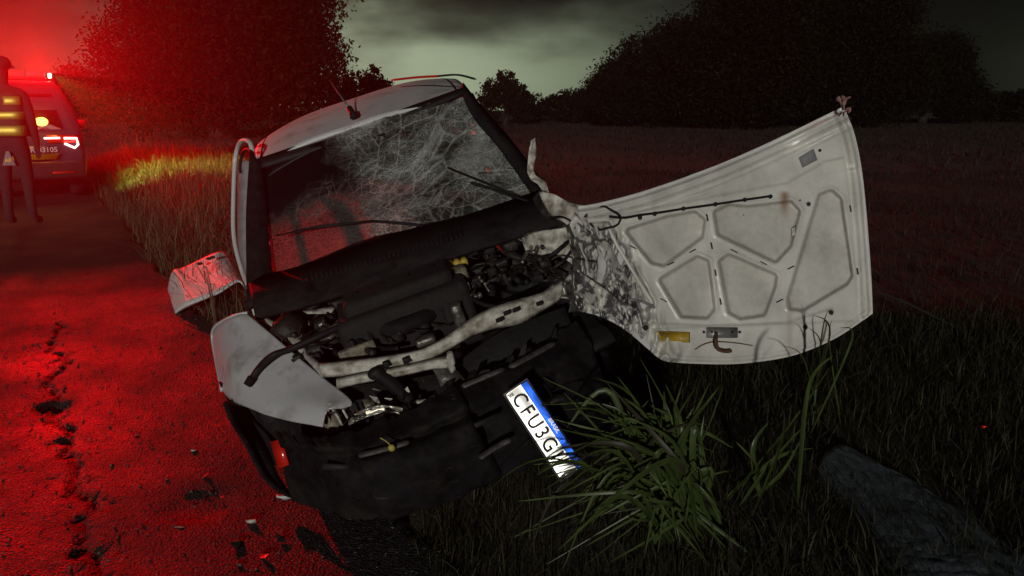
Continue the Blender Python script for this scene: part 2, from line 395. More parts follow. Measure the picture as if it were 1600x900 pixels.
# verge, bank and field: one sheet out to the horizon
xs = axis(-92, 92, -4, 4, .06, 1.07); ys = axis(-20, 110, .6, 9, .06, 1.06)
GX, GY = np.meshgrid(xs, ys); GZ = ground_z(GX, GY) + (fbm(GX * 3, GY * 3, 4) - .45) * .05 * nsm(edge_s(GX, GY) * 2) - .03
GZ = np.where(edge_s(GX, GY) < -.05, GZ - .13 * nsm((-edge_s(GX, GY)) / .25), GZ)
idx = np.arange(GX.size).reshape(GX.shape); Q = np.stack([idx[:-1, :-1], idx[:-1, 1:], idx[1:, 1:], idx[1:, :-1]], -1).reshape(-1, 4)
ground = fast_mesh('ground', np.stack([GX, GY, GZ], -1).reshape(-1, 3), Q, 'soil'); ground['kind'] = 'structure'

# ================================================================== WRECKED CAR
yaw, pit, rol = .19270, .04632, -.30775; CO = Vector((-.37610, 4.10205, .07367))
cB = Matrix(((1, 0, 0), (0, -1, 0), (0, 0, 1)))
CR = Matrix.Rotation(yaw, 3, 'Z') @ Matrix.Rotation(pit, 3, 'X') @ Matrix.Rotation(rol, 3, 'Y') @ cB
def cw(u, v, w): return CO + CR @ Vector((u, v, w))     # car coordinates: u to its left (photo right), v forwards, w up
U, V_, W_ = (CR @ Vector(a) for a in ((1, 0, 0), (0, 1, 0), (0, 0, 1)))
AX = (U, V_, W_)
def plane(a, b, c_): a, b, c_ = cw(*a), cw(*b), cw(*c_); return a, (b - a).cross(c_ - a).normalized()
WS = plane((-.56, 0, 1.36), (.56, 0, 1.36), (-.68, .62, .90))
HD = plane((-.68, .62, .90), (.68, .62, .90), (-.7, 1.55, .68))
def on(px, py, pl, extra=0.0): p = hit(px, py, *pl); return P(px, py, depth(p) + extra)
car = root('wrecked_car', cw(0, .4, .3), 'wrecked white hatchback with torn-off front and shattered windscreen, tilted on the verge', 'car')
def invcar(X_, Y_): # ground footprint test in car coordinates
    ci = CR.inverted(); px_ = X_ - CO.x; py_ = Y_ - CO.y; pz = .2
    return ci[0][0] * px_ + ci[0][1] * py_ + ci[0][2] * pz, ci[1][0] * px_ + ci[1][1] * py_ + ci[1][2] * pz

def shell(name, rows, m, parent=car, n=6, solid=.012, sub=0):      # rows of points, splined along the row
    mb = MB(); rr = [catmull(r, n) for r in rows]; w = len(rr[0])
    mb.add([p for r in rr for p in r], [(j * w + i, j * w + i + 1, (j + 1) * w + i + 1, (j + 1) * w + i) for j in range(len(rr) - 1) for i in range(w - 1)])
    return mb.build(name, m, parent, solid=solid, sub=sub)
# roof
def roof_pt(a, b):
    u = (a - .5) * 2; v = -.02 - 1.75 * b
    hw = .60 + .03 * math.sin(b * 3); w = 1.375 + .10 * math.sin(min(1, b * 1.5 + .02) * math.pi * .62) - .075 * abs(u) ** 3.2 - .03 * b ** 3
    dent = .006 * math.exp(-((u - .55) / .3) ** 2 - ((b - .12) / .2) ** 2)
    return cw(u * hw, v - .03 * (1 - abs(u)) * (1 - b) * -1, w - dent + .004 * mnoise.noise(Vector((u * 3, b * 4, 0))))
roof = MB().grid(roof_pt, 40, 30).build('roof', 'white_paint', car, solid=.02)
for sgn in (-1, 1):
    MB().tube([roof_pt(.5 + sgn * .452, b / 14) + W_ * .006 for b in range(15)], .011, 6, .6).build('drip_moulding', 'black_rubber', roof)
# loose roof trim over the far corner
MB().tube(catmull([P(614, 125, 4.35), P(650, 121, 4.2), P(684, 119, 4.05)]), .007, 6).build('loose_trim', 'red_lens', roof)
MB().tube(catmull([P(684, 119, 4.05), P(715, 117, 3.98), P(744, 124, 3.92)]), [.011] * 12 + [.004], 6, .5).build('loose_trim', 'black_rubber', roof)
# antenna
ab = on(553, 183, WS, .0); ant = MB().tube(catmull([ab, ab + W_ * .02 + V_ * -.02, P(545, 168, depth(ab) + .05)]), [.022] * 6 + [.016] * 6 + [.007], 8).build('antenna_base', 'black_rubber', car)
MB().tube([P(546, 170, depth(ab) + .05), P(515, 125, depth(ab) + .22)], [.006, .0035], 6).build('antenna_mast', 'chrome_wire', ant)

# windscreen
TLp, TRp, BLp, BRp = on(404, 258, WS), on(727, 143, WS), on(424, 425, WS), on(840, 304, WS)
wn_ = WS[1] if WS[1].y < 0 else -WS[1]
NXW, NYW = 90, 56
def ws_pt(a, b):
    p = (TLp * (1 - a) + TRp * a) * (1 - b) + (BLp * (1 - a) + BRp * a) * b
    bow = .05 * (1 - (2 * a - 1) ** 2)
    sag = -.06 * math.exp(-((a - .60) / .2) ** 2 - ((b - .55) / .28) ** 2) + .035 * math.exp(-((a - .35) / .12) ** 2 - ((b - .85) / .2) ** 2)
    cr = .010 * mnoise.noise(Vector((a * 9, b * 7, 1.3))) + .006 * mnoise.noise(Vector((a * 26, b * 20, 4)))
    return p + wn_ * (bow + sag + cr * smooth((a - .18) * 4) - .03)
windscreen = MB().grid(ws_pt, NXW, NYW)
k = NT('cracked_glass'); uv = k.n('ShaderNodeUVMap', uv_map='uv').outputs[0]
sepn = k.n('ShaderNodeSeparateXYZ'); k.l(uv, sepn.inputs[0]); ua, vb = sepn.outputs[0], sepn.outputs[1]
dn = k.n('ShaderNodeTexNoise'); dn.inputs['Scale'].default_value = 4; dn.inputs['Detail'].default_value = 4; k.l(uv, dn.inputs[0])
dv = k.n('ShaderNodeVectorMath', operation='SCALE'); k.l(dn.outputs['Color'], dv.inputs[0]); dv.inputs['Scale'].default_value = .02
wv = k.n('ShaderNodeVectorMath', operation='ADD'); k.l(uv, wv.inputs[0]); k.l(dv.outputs[0], wv.inputs[1])
def lines(scale, width, vec=None, aniso=None):
    vv = vec or wv.outputs[0]
    if aniso: m_ = k.n('ShaderNodeMapping'); m_.inputs['Scale'].default_value = aniso; k.l(vv, m_.inputs[0]); vv = m_.outputs[0]
    n = k.n('ShaderNodeTexVoronoi', feature='DISTANCE_TO_EDGE'); n.inputs['Scale'].default_value = scale; k.l(vv, n.inputs[0])
    return k.ramp(n.outputs['Distance'], [(0, (1,) * 3), (width, (0,) * 3)])
def web(cx, cy, ka, kr, width):        # radial and ring cracks round an impact
    s1 = k.math('SUBTRACT', ua, cx); s2 = k.math('MULTIPLY', k.math('SUBTRACT', vb, cy), .55)
    r = k.math('SQRT', k.math('ADD', k.math('MULTIPLY', s1, s1), k.math('MULTIPLY', s2, s2)))
    an = k.math('ARCTAN2', s2, s1); lr = k.math('LOGARITHM', k.math('ADD', r, .03), 2.718)
    cv = k.n('ShaderNodeCombineXYZ'); k.l(k.math('MULTIPLY', an, ka), cv.inputs[0]); k.l(k.math('MULTIPLY', lr, kr), cv.inputs[1])
    ad = k.n('ShaderNodeVectorMath', operation='ADD'); sv_ = k.n('ShaderNodeVectorMath', operation='SCALE'); sv_.inputs['Scale'].default_value = .15; k.l(dn.outputs['Color'], sv_.inputs[0]); k.l(cv.outputs[0], ad.inputs[0]); k.l(sv_.outputs[0], ad.inputs[1])
    return lines(1.0, width, ad.outputs[0]), r
w1, r1 = web(.56, .58, 8.0, 3.2, .04); w2, r2 = web(.80, .30, 7.0, 3.2, .05); w3, r3 = web(.26, .92, 6.4, 3.4, .05)
l1 = lines(46, .09); l2 = lines(110, .16); l3 = lines(18, .025)
zone = k.ramp(k.math('ADD', ua, k.math('MULTIPLY', k.math('SUBTRACT', dn.outputs[0], .5), .3)), [(.30, (0,) * 3), (.46, (1,) * 3)])
zone2 = k.ramp(k.math('ADD', r3, k.math('MULTIPLY', k.math('SUBTRACT', dn.outputs[0], .5), .25)), [(.10, (1,) * 3), (.30, (0,) * 3)])
zz = k.math('MAXIMUM', zone, zone2)
patch = k.ramp(k.noise(3.5, 6, .65, uv), [(.40, (.05,) * 3), (.60, (1,) * 3)])
fine = k.math('MULTIPLY', k.math('ADD', k.math('MULTIPLY', l1, .36), k.math('MULTIPLY', l2, .46)), patch)
tot = k.math('ADD', k.math('ADD', k.math('MULTIPLY', w1, .22), k.math('MULTIPLY', w2, .22)), k.math('ADD', k.math('MULTIPLY', w3, .30), fine))
tot = k.math('MULTIPLY', k.math('ADD', tot, k.math('ADD', k.math('MULTIPLY', patch, .10), k.math('MULTIPLY', k.ramp(k.noise(90, 2, .5, uv), [(.66, (0,) * 3), (.72, (1,) * 3)]), .35))), zz)  # the noise speckles are glints painted white into the mask
crumb = k.math('MULTIPLY', k.math('MULTIPLY', k.ramp(k.math('ADD', ua, k.math('MULTIPLY', dn.outputs[0], .12)), [(.34, (1,) * 3), (.47, (0,) * 3)]), k.ramp(k.math('ADD', vb, k.math('MULTIPLY', k.math('SUBTRACT', dn.outputs[0], .5), .5)), [(.48, (0,) * 3), (.95, (1,) * 3)])), k.math('ADD', k.math('MULTIPLY', l1, .5), k.math('ADD', k.math('MULTIPLY', l3, .5), .16)))
crumb = k.math('MULTIPLY', crumb, 4.0, True); zz_n = k.math('MINIMUM', k.math('ADD', .38, k.math('MULTIPLY', crumb, 2.0)), .94)
tot = k.math('ADD', tot, crumb)
tot = k.math('ADD', k.math('MULTIPLY', tot, .84), k.math('MULTIPLY', k.ramp(vb, [(.3, (.2,) * 3), (1, (1,) * 3)]), .03), True)
dif = k.n('ShaderNodeBsdfDiffuse'); dif.inputs[0].default_value = (.80, .84, .78, 1)
trl = k.n('ShaderNodeBsdfTranslucent'); trl.inputs[0].default_value = (.7, .72, .7, 1)
mwh = k.n('ShaderNodeMixShader'); k.l(zz_n, mwh.inputs[0]); k.l(dif.outputs[0], mwh.inputs[1]); k.l(trl.outputs[0], mwh.inputs[2])
tra = k.n('ShaderNodeBsdfTransparent'); tra.inputs[0].default_value = (.78, .84, .80, 1)
glo = k.n('ShaderNodeBsdfGlossy'); glo.inputs['Roughness'].default_value = .06
fr = k.n('ShaderNodeFresnel'); fr.inputs[0].default_value = 1.5
bp = k.n('ShaderNodeBump'); bp.inputs['Strength'].default_value = .5; bp.inputs['Distance'].default_value = .004; k.l(tot, bp.inputs['Height'])
k.l(bp.outputs[0], glo.inputs['Normal'])
m1 = k.n('ShaderNodeMixShader'); k.l(fr.outputs[0], m1.inputs[0]); k.l(tra.outputs[0], m1.inputs[1]); k.l(glo.outputs[0], m1.inputs[2])
m2 = k.n('ShaderNodeMixShader'); k.l(tot, m2.inputs[0]); k.l(m1.outputs[0], m2.inputs[1]); k.l(mwh.outputs[0], m2.inputs[2])
k.l(m2.outputs[0], k.out.inputs[0]); M['cracked_glass'] = k.m
wsc = windscreen.build('windscreen', 'cracked_glass', car); wsc['label'] = 'shattered windscreen, crazed white over most of its width'
uvl = wsc.data.uv_layers.new(name='uv')
for lp in wsc.data.loops:
    i = lp.vertex_index; uvl.data[lp.index].uv = ((i % (NXW + 1)) / NXW, (i // (NXW + 1)) / NYW)
# A pillars, header, black surround
def strip(name, pts_out, pts_in, m, parent=car, thick=.03, n=6):
    a = catmull(pts_out, n); b = catmull(pts_in, n); mb = MB(); w = len(a)
    mb.add(a + b, [(i, i + 1, w + i + 1, w + i) for i in range(w - 1)]); return mb.build(name, m, parent, solid=thick)
strip('windscreen_pillar', [on(392, 240, WS, .0), on(386, 330, WS, -.01), on(386, 420, WS, -.02), on(386, 482, WS, -.03)], [on(408, 256, WS), on(413, 320, WS), on(424, 415, WS), on(432, 468, WS)], 'black_plastic')
strip('windscreen_pillar', [on(722, 132, WS, .03), on(752, 170, WS, .05), on(800, 225, WS, .05), on(858, 302, WS, .02)], [on(722, 142, WS, .01), on(742, 182, WS), on(782, 230, WS), on(838, 310, WS)], 'black_plastic')
strip('windscreen_seal', [on(402, 250, WS, .01), on(560, 196, WS, .01), on(727, 137, WS, .01)], [on(404, 264, WS, -.004), on(562, 212, WS, -.004), on(727, 146, WS, -.004)], 'black_rubber', thick=.015)
# the side of the car seen edge on: door frame loop and pillar lining
df = [cw(-.66, .10, 1.20), cw(-.63, -.02, 1.345), cw(-.635, -.12, 1.36), cw(-.66, -.55, 1.30), cw(-.74, -.62, .92)]
MB().tube(catmull([P(396, 246, 3.95), P(390, 222, 4.0), P(376, 222, 4.25), P(368, 248, 4.35), P(365, 310, 4.3), P(366, 372, 4.2), P(379, 425, 4.05), P(388, 445, 3.95)]), .013, 14).build('door_frame', 'white_gloss', car)
MB().tube(catmull([P(399, 262, 3.9), P(392, 236, 3.95), P(381, 236, 4.15), P(375, 258, 4.2), P(376, 270, 4.2)]), .009, 8).build('door_seal', 'black_rubber', car)
strip('pillar_lining', [P(374, 252, 4.62), P(373, 320, 4.6), P(374, 380, 4.55), P(384, 436, 4.45)], [P(394, 252, 4.55), P(394, 320, 4.53), P(395, 380, 4.5), P(396, 445, 4.4)], 'interior_grey', thick=.02)
# body sides and rear (out of sight from the front, closed so that the car has depth)
def side(sgn, b0, b1, v0, v1, name):
    def f(a, b):
        v = v0 + (v1 - v0) * a; w = b0 + (b1 - b0) * b
        bul = .75 + .03 * math.sin(b * math.pi) - .10 * max(0, w - .9)
        return cw(sgn * bul, v, w)
    return MB().grid(f, 20, 10).build(name, 'white_paint', car, solid=.02)
for sgn, front in ((-1, .40), (1, .30)):
    side(sgn, .28, .86, -2.05, -.62, 'rear_quarter'); side(sgn, .26, .86, -.61, front, 'door')
    side(sgn, .87, 1.31, -1.95, -1.55, 'rear_pillar')
    MB().tube([cw(sgn * .745, -.62, .86), cw(sgn * .66, -.58, 1.31)], .03, 8, .5).build('centre_pillar', 'black_plastic', car)
tg = MB().grid(lambda a, b: cw((a - .5) * 1.36 * (1 - .1 * b), -2.05 + .30 * b * b + .02, .30 + 1.05 * b), 14, 14).build('tailgate', 'white_paint', car, solid=.02)
MB().grid(lambda a, b: cw((a - .5) * 1.4, .45 - 2.45 * b, .26), 10, 10).build('floor_pan', 'engine_dark', car, solid=.03)
MB().grid(lambda a, b: cw((a - .5) * 1.36, .52, .28 + .58 * b), 10, 8).build('bulkhead', 'engine_dark', car, solid=.02)
# cabin
MB().grid(lambda a, b: cw((a - .5) * 1.3, .56 - .42 * b, .86 + .03 * math.sin(b * 3) + .05 * math.exp(-((a - .75) / .12) ** 2) * b), 18, 8).build('dashboard', 'black_plastic', car, solid=.06)
def seat(u):
    s = bpy.data.objects.new('front_seat', None); COL.objects.link(s); s.parent = car; s.location = (0, 0, 0)
    MB().box(cw(u, -.30, .50), .48, .50, .16, AX, .05).build('cushion', 'seat_fabric', s)
    bx = (U, (V_ * .95 + W_ * .3).normalized(), (W_ * .95 - V_ * .3).normalized())
    MB().box(cw(u, -.62, .80), .46, .14, .60, bx, .05).build('backrest', 'seat_fabric', s)
    MB().box(cw(u, -.72, 1.17), .26, .09, .16, bx, .03).build('headrest', 'seat_fabric', s)
seat(-.35); seat(.35)
MB().box(cw(0, -1.30, .75), 1.2, .16, .55, AX, .05).build('rear_bench', 'seat_fabric', car)
stw = [cw(.35 + .185 * math.cos(i * math.pi / 10), .02 + .04 * math.sin(i * math.pi / 10), .92 + .185 * math.sin(i * math.pi / 10)) for i in range(21)]
wheel_s = MB().tube(stw, .016, 8).build('steering_wheel', 'black_rubber', car)
MB().box(cw(.35, .03, .92), .30, .04, .09, AX, .02).build('hub', 'black_rubber', wheel_s)
MB().tube([cw(.1, .1, 1.31), cw(.0, .06, 1.30), cw(-.02, .05, 1.27)], .008, 6).box(cw(-.02, .05, 1.235), .21, .03, .065, AX, .015).build('rear_view_mirror', 'black_plastic', car)

# cowl: black scuttle under the screen, with its grille
cwl = strip('scuttle', [on(388, 436, WS, -.005), on(470, 418, WS, -.03), on(600, 372, WS, -.05), on(730, 338, WS, -.05), on(852, 296, WS, -.02)],
      [on(400, 498, HD, .0), on(480, 478, HD, .0), on(610, 436, HD, .0), on(740, 392, HD, .0), on(872, 352, HD, .02)], 'black_plastic', thick=.02, n=10)
mb = MB()
for i in range(34):
    x = 470 + i * 7.5; y = 424 - (x - 470) * .285
    a = on(x, y - 3, HD, -.045); mb.tube([a, on(x + 4, y + 17, HD, -.055)], .005, 5)
mb.build('scuttle_grille', 'black_rubber', cwl)
# wipers
def wiper(pts, d, pts2):
    arm = MB().tube(catmull([on(x, y, WS, -d) for x, y in pts]), [.011] * (6 * (len(pts) - 1)) + [.006], 8, .6).build('wiper', 'black_rubber', car)
    MB().tube([on(x, y, WS, -d - .012) for x, y in pts2], .009, 6, .5).build('wiper_blade', 'black_rubber', arm)
wiper([(660, 352), (590, 346), (560, 348), (500, 355), (470, 360)], .085, [(432, 368), (505, 352), (590, 345)])
wiper([(830, 316), (800, 306), (760, 292), (735, 285)], .06, [(700, 262), (760, 286), (812, 306)])

# engine bay -----------------------------------------------------------------
def eb(px, py, e): return on(px, py, HD, e)
MB().grid(lambda a, b: cw((a - .5) * 1.34, .55 + .85 * b, .42 + .04 * mnoise.noise(Vector((a * 6, b * 6, 2)))), 16, 12).build('engine_tray', 'engine_dark', car, solid=.02)
blk = MB(); c0 = eb(640, 500, .18)
blk.box(c0, .52, .34, .26, AX, .03, .006); blk.box(c0 + W_ * .14 + V_ * .02, .44, .20, .08, AX, .03, .004)
for i in range(4): blk.tube([c0 + U * (-.16 + i * .105) + W_ * .17, c0 + U * (-.16 + i * .105) + W_ * .10 + V_ * .12, c0 + U * (-.16 + i * .105) + V_ * .2], .024, 8)
eng = blk.build('engine', 'engine_dark', car)
af = MB()
for i in range(9): pass
af_c = eb(635, 492, .07)
af.add([], []); af.tube([af_c + (U * math.cos(t) * .12 + V_ * math.sin(t) * .12) for t in [i * math.pi / 12 for i in range(25)]], .035, 8); af.box(af_c, .17, .17, .035, AX, .015)
af.build('air_filter', 'black_plastic', eng)
mb = MB()
for i in range(26):                                     # corrugated hose
    mb.tube([eb(560 + i * 5.2, 486 - i * .5 + 5 * math.sin(i * .35), .03), eb(562.6 + i * 5.2, 486 - i * .5 + 5 * math.sin(i * .35), .03)], .03 + .004 * (i % 2), 10)
mb.build('air_hose', 'black_rubber', eng)
# beige filler box with yellow caps
bx = MB().box(eb(716, 440, .04), .095, .09, .12, AX, .018, .002).build('fluid_reservoir', 'beige_plastic', car)
for i, x in enumerate((703, 714, 725)): MB().tube([eb(x, 418 - i * 2.5, .01), eb(x, 410 - i * 2.5, .0)], .017, 10).build('cap', 'yellow_plastic', bx)
MB().box(eb(728, 449, -.035), .030, .006, .032, AX, .003).build('label_tag', 'white_primer', bx)
MB().box(eb(562, 556, .06), .14, .02, .085, AX, .01, .002).build('fuse_box', 'beige_plastic', car)
MB().box(eb(665, 532, .05), .075, .05, .035, AX, .012).build('ignition_coil', 'alloy', car)
MB().box(eb(716, 492, .05), .045, .05, .10, AX, .012, .003).build('alternator_bracket', 'alloy', car)
MB().tube(catmull([eb(657, 452, .02), eb(664, 458, .015), eb(667, 470, .02)]), .010, 6, .5).build('hose_clip', 'white_primer', car)
shard = [((472, 486), (520, 476), (524, 482), (516, 490), (480, 490)), ((450, 494), (470, 490), (472, 502), (455, 508)), ((696, 478), (702, 484), (692, 492)), ((818, 350), (846, 345), (850, 358), (836, 370), (822, 362)), ((786, 362), (800, 358), (804, 366), (790, 370)), ((636, 376), (646, 371), (647, 375), (638, 380))]
for i, s_ in enumerate(shard): MB().slab([eb(x, y, .01 + .012 * (j % 3)) for j, (x, y) in enumerate(s_)], .004).build('torn_bracket', ('white_primer', 'alloy', 'alloy', 'alloy', 'alloy', 'white_primer')[i], car)
for i in range(40):
    x = random.uniform(440, 880); y = 512 - (x - 440) * .33 + random.uniform(-40, 46); L_ = random.uniform(3, 12); a_ = random.uniform(0, 6.3)
    MB().slab([eb(x, y, .01), eb(x + L_ * math.cos(a_), y + L_ * math.sin(a_), -.01), eb(x + L_ * math.cos(a_ + .5), y + L_ * math.sin(a_ + .5), .02), eb(x + 3, y + 4, .02)], .003).build('metal_scrap', random.choice(('white_primer', 'alloy', 'alloy', 'beige_plastic', 'rusty', 'engine_metal')), car, smooth=False)
# strut tower, inner wing and loose hoses
MB().tube([eb(462, 500, .02), eb(452, 516, .05), eb(448, 530, .10)], [.055, .07, .075], 14).build('strut_tower', 'engine_metal', car)
for i in range(60):
    x = random.uniform(450, 860); y = 520 - (x - 470) * .36 + random.uniform(-36, 46); L = random.uniform(20, 80); a = random.uniform(-.9, .5)
    pts = [eb(x + L * t + random.uniform(-5, 5), y + a * L * t + random.uniform(-10, 10), .03 + random.uniform(-.04, .06)) for t in (0, .33, .66, 1)]
    MB().tube(catmull(pts, 5), random.choice((.003, .004, .006, .009, .012)), 7).build('hose', random.choice(('black_rubber', 'black_rubber', 'engine_metal', 'engine_metal', 'alloy')), car)
for i in range(110):
    x = random.uniform(460, 870); y = 520 - (x - 480) * .37 + random.uniform(-40, 50)
    MB().box(eb(x, y, .07 + random.uniform(-.06, .08)), random.uniform(.012, .06), random.uniform(.012, .06), random.uniform(.01, .05), AX, .008, .006).build('engine_component', random.choice(('engine_dark', 'engine_metal', 'engine_metal', 'black_plastic', 'black_plastic', 'alloy') if i % 5 == 0 else ('engine_dark', 'engine_metal', 'black_plastic')), car)
# long black hose with end fitting lying over the wing
hz = catmull([eb(545, 505, -.02), eb(505, 522, -.04), eb(455, 545, -.04), P(425, 556, 2.83), P(405, 575, 2.86), P(391, 596, 2.85)], 8)
hose = MB().tube(hz, [.013] * len(hz), 9).build('bonnet_stay_hose', 'black_rubber', car)
MB().tube([P(394, 590, 2.85), P(386, 602, 2.845)], [.018, .016], 8).build('end_fitting', 'black_plastic', hose)
MB().tube(catmull([eb(482, 530, -.03), eb(500, 520, -.035), eb(528, 506, -.02)]), .011, 6, .5).build('pipe', 'alloy', hose)

# front crossmember: cream bar bent like a bow, and the lower lip
def bar(name, pts, ds, hh, m, parent=car, amp=.004, thick=.03, n=7):
    rows = []
    for off in (-1, -.35, .1, .55, 1):
        rows.append([P(x, y + off * hh * s_, d + (.012 if abs(off) == 1 else (-.012 if off < 0 else 0)) + random.uniform(-amp, amp)) for (x, y, s_), d in zip(pts, ds)])
    return shell(name, rows, m, parent, n, thick * .4)
cm = bar('front_crossmember', [(500, 578, 1), (540, 575, 1.1), (590, 570, 1.2), (640, 562, 1.2), (668, 552, 1), (700, 535, 1.1), (735, 513, 1.3), (770, 497, 1.6), (810, 487, 1.8), (850, 470, 1.3), (878, 452, 1.2), (893, 430, 1.0)],
        [2.70, 2.70, 2.70, 2.71, 2.72, 2.74, 2.76, 2.79, 2.82, 2.88, 2.95, 3.0], 10, 'white_primer')
cm['label'] = 'cream front crossmember bent into a bow'
bar('lower_lip', [(526, 600, 1), (560, 592, 1), (600, 585, 1), (640, 577, 1), (672, 570, 1), (706, 566, 1.2)], [2.66, 2.66, 2.66, 2.67, 2.68, 2.70], 6.5, 'white_primer', cm)
bar('side_flange', [(700, 562, 1), (706, 566, 1.4), (710, 572, .6)], [2.69, 2.67, 2.67], 11, 'white_primer', cm)
strip('support_bracket', [P(672, 572, 2.70), P(684, 592, 2.68), P(694, 622, 2.68)], [P(706, 570, 2.72), P(722, 588, 2.70), P(742, 612, 2.70)], 'alloy', cm, .006)
for (x, y, d, r) in ((588, 583, 2.645, .032),):
    MB().sphere(P(x, y, d), r, r * .7, r * .75, AX, 12, 8).tube(catmull([P(x, y, d), P(612, 600, d + .02), P(640, 625, d + .05)]), .026, 8).build('rubber_buffer', 'black_rubber', cm)
for (x, y) in ((603, 569), (634, 563)): MB().box(P(x, y, 2.665), .022, .02, .022, AX, .004).build('rubber_plug', 'black_rubber', cm)
for (x, y, d) in ((792, 489, 2.745), (806, 484, 2.755), (780, 500, 2.74), (843, 474, 2.83)): MB().box(P(x, y, d), .026, .008, .016, (U, V_, W_), .003).build('bolt_recess', 'black_plastic', cm)

# nearside wing: big pale sheet splayed outwards
fen = [[(385, 490, 3.14), (418, 517, 3.02), (460, 553, 2.88), (505, 590, 2.76), (545, 622, 2.66), (549, 634, 2.65)],
       [(368, 494, 3.15), (402, 535, 3.0), (447, 575, 2.85), (490, 606, 2.73), (527, 628, 2.64), (535, 638, 2.63)],
       [(350, 502, 3.24), (382, 553, 2.98), (430, 600, 2.82), (470, 625, 2.70), (509, 637, 2.63), (512, 641, 2.62)],
       [(336, 512, 3.36), (362, 578, 2.98), (412, 625, 2.80), (458, 645, 2.69), (498, 652, 2.63), (507, 655, 2.62)],
       [(333, 530, 3.42), (348, 610, 3.10), (398, 641, 2.82), (446, 656, 2.71), (488, 664, 2.645), (505, 667, 2.63)]]
rows = [[P(*q) for q in r] for r in fen]
mb = MB()
def bez_rows(rows, nu, nv):
    cols = [catmull(r, nu) for r in rows]; w = len(cols[0])
    return [[catmull([cols[j][i] for j in range(len(cols))], nv)[t] for i in range(w)] for t in range((len(rows) - 1) * nv + 1)]
gr = bez_rows(rows, 6, 5); w = len(gr[0])
mb.add([p + (P(440, 600, 2.9) - Vector((0, 0, H))).normalized() * (.016 * mnoise.noise(p * 5) + .009 * abs(mnoise.noise(p * 11)) + .003 * mnoise.noise(p * 24)) for r in gr for p in r], [(j * w + i, j * w + i + 1, (j + 1) * w + i + 1, (j + 1) * w + i) for j in range(len(gr) - 1) for i in range(w - 1)])
wing = mb.build('wing', 'wing_paint', car, solid=.006); wing['label'] = 'pale wing panel splayed out over the wheel'
MB().tube(catmull([P(*q) for q in ((387, 489, 3.14), (368, 493, 3.155), (350, 501, 3.245), (335, 512, 3.365), (332, 530, 3.42), (339, 570, 3.26), (347, 610, 3.105))]), .008, 8).build('flange', 'white_gloss', wing)
# torn end of the wing: ribbons and lamp mount
for pts in (((520, 640, 2.64), (528, 652, 2.66), (534, 664, 2.68)), ((536, 640, 2.64), (543, 652, 2.65), (550, 660, 2.67)), ((508, 646, 2.66), (515, 658, 2.68))):
    MB().tube(catmull([P(*q) for q in pts]), .009, 6, .5).build('torn_edge', 'white_primer', wing)
MB().sphere(P(520, 660, 2.72), .045, .05, .04, AX, 12, 8).build('wheel_liner_scrap', 'beige_plastic', wing)
random.seed(33)
for i in range(22):
    x = random.uniform(505, 660); y = 655 - (x - 505) * .25 + random.uniform(-26, 12); d_ = 2.62 + random.uniform(-.03, .06); q = [(x + random.uniform(-13, 13), y + random.uniform(-9, 9)) for _ in range(4)]
    MB().slab([P(a_, b_, d_ + random.uniform(-.02, .02)) for a_, b_ in q], .003).build('broken_piece', random.choice(('white_primer', 'alloy', 'headlamp_chrome', 'bumper_plastic', 'bumper_plastic', 'engine_metal')), wing, smooth=False)
# inner wing strip beside it
strip('inner_wing', [eb(398, 496, .03), eb(440, 520, .03), eb(470, 552, .04), eb(500, 585, .04)], [eb(425, 498, .06), eb(465, 520, .06), eb(482, 548, .06), eb(512, 576, .05)], 'white_primer', thick=.008)
# headlamp remains
hl = MB()
hl.add([], []); hl.grid(lambda a, b: P(545 + 95 * a, 652 - 14 * math.sin(a * 3) + 12 * b - 8 * a, 2.60 + .02 * math.sin(b * 3) + .02 * mnoise.noise(Vector((a * 5, b * 3, 0)))), 14, 4)
hlo = hl.build('headlamp_shell', 'headlamp_chrome', car, solid=.006)
MB().slab([P(567, 628, 2.63), P(582, 624, 2.64), P(585, 632, 2.62), P(572, 640, 2.61)], .02).build('lamp_connector', 'beige_plastic', hlo)
MB().slab([P(572, 640, 2.66), P(590, 630, 2.67), P(610, 650, 2.66), P(580, 655, 2.65)], .01).build('reflector', 'alloy', hlo)
for i in range(9): MB().sphere(P(552 + i * 7.5 + random.uniform(-2, 2), 656 - 3 * math.sin(i) + random.uniform(-4, 3), 2.60), .009, .009, .007, AX, 8, 6).build('bracket_lug', random.choice(('headlamp_chrome', 'alloy', 'black_plastic')), hlo)
# wheels
def wheel(u, v, w):
    c_ = cw(u, v, w); t = bpy.data.objects.new('wheel', None); COL.objects.link(t); t.parent = car
    mb = MB(); prof = [(.17, -.07), (.25, -.085), (.275, -.06), (.28, 0), (.275, .06), (.25, .085), (.17, .07)]; n = 28
    vs = [c_ + U * b + (V_ * math.cos(2 * math.pi * i / n) + W_ * math.sin(2 * math.pi * i / n)) * a for i in range(n) for a, b in prof]; m_ = len(prof)
    mb.add(vs, [(i * m_ + j, ((i + 1) % n) * m_ + j, ((i + 1) % n) * m_ + j + 1, i * m_ + j + 1) for i in range(n) for j in range(m_ - 1)]).build('tyre', 'black_rubber', t)
    mb = MB(); prof = [(.02, .02), (.08, .03), (.15, .01), (.172, .06), (.172, -.06)]; m_ = len(prof); sg = 1 if u > 0 else -1
    vs = [c_ + U * b * sg + (V_ * math.cos(2 * math.pi * i / n) + W_ * math.sin(2 * math.pi * i / n)) * a for i in range(n) for a, b in prof]
    mb.add(vs, [(i * m_ + j, ((i + 1) % n) * m_ + j, ((i + 1) % n) * m_ + j + 1, i * m_ + j + 1) for i in range(n) for j in range(m_ - 1)]).build('rim', 'engine_metal', t)
wheel(-.66, .92, .47); wheel(.64, .80, .30); wheel(-.66, -1.45, .36); wheel(.66, -1.45, .30)

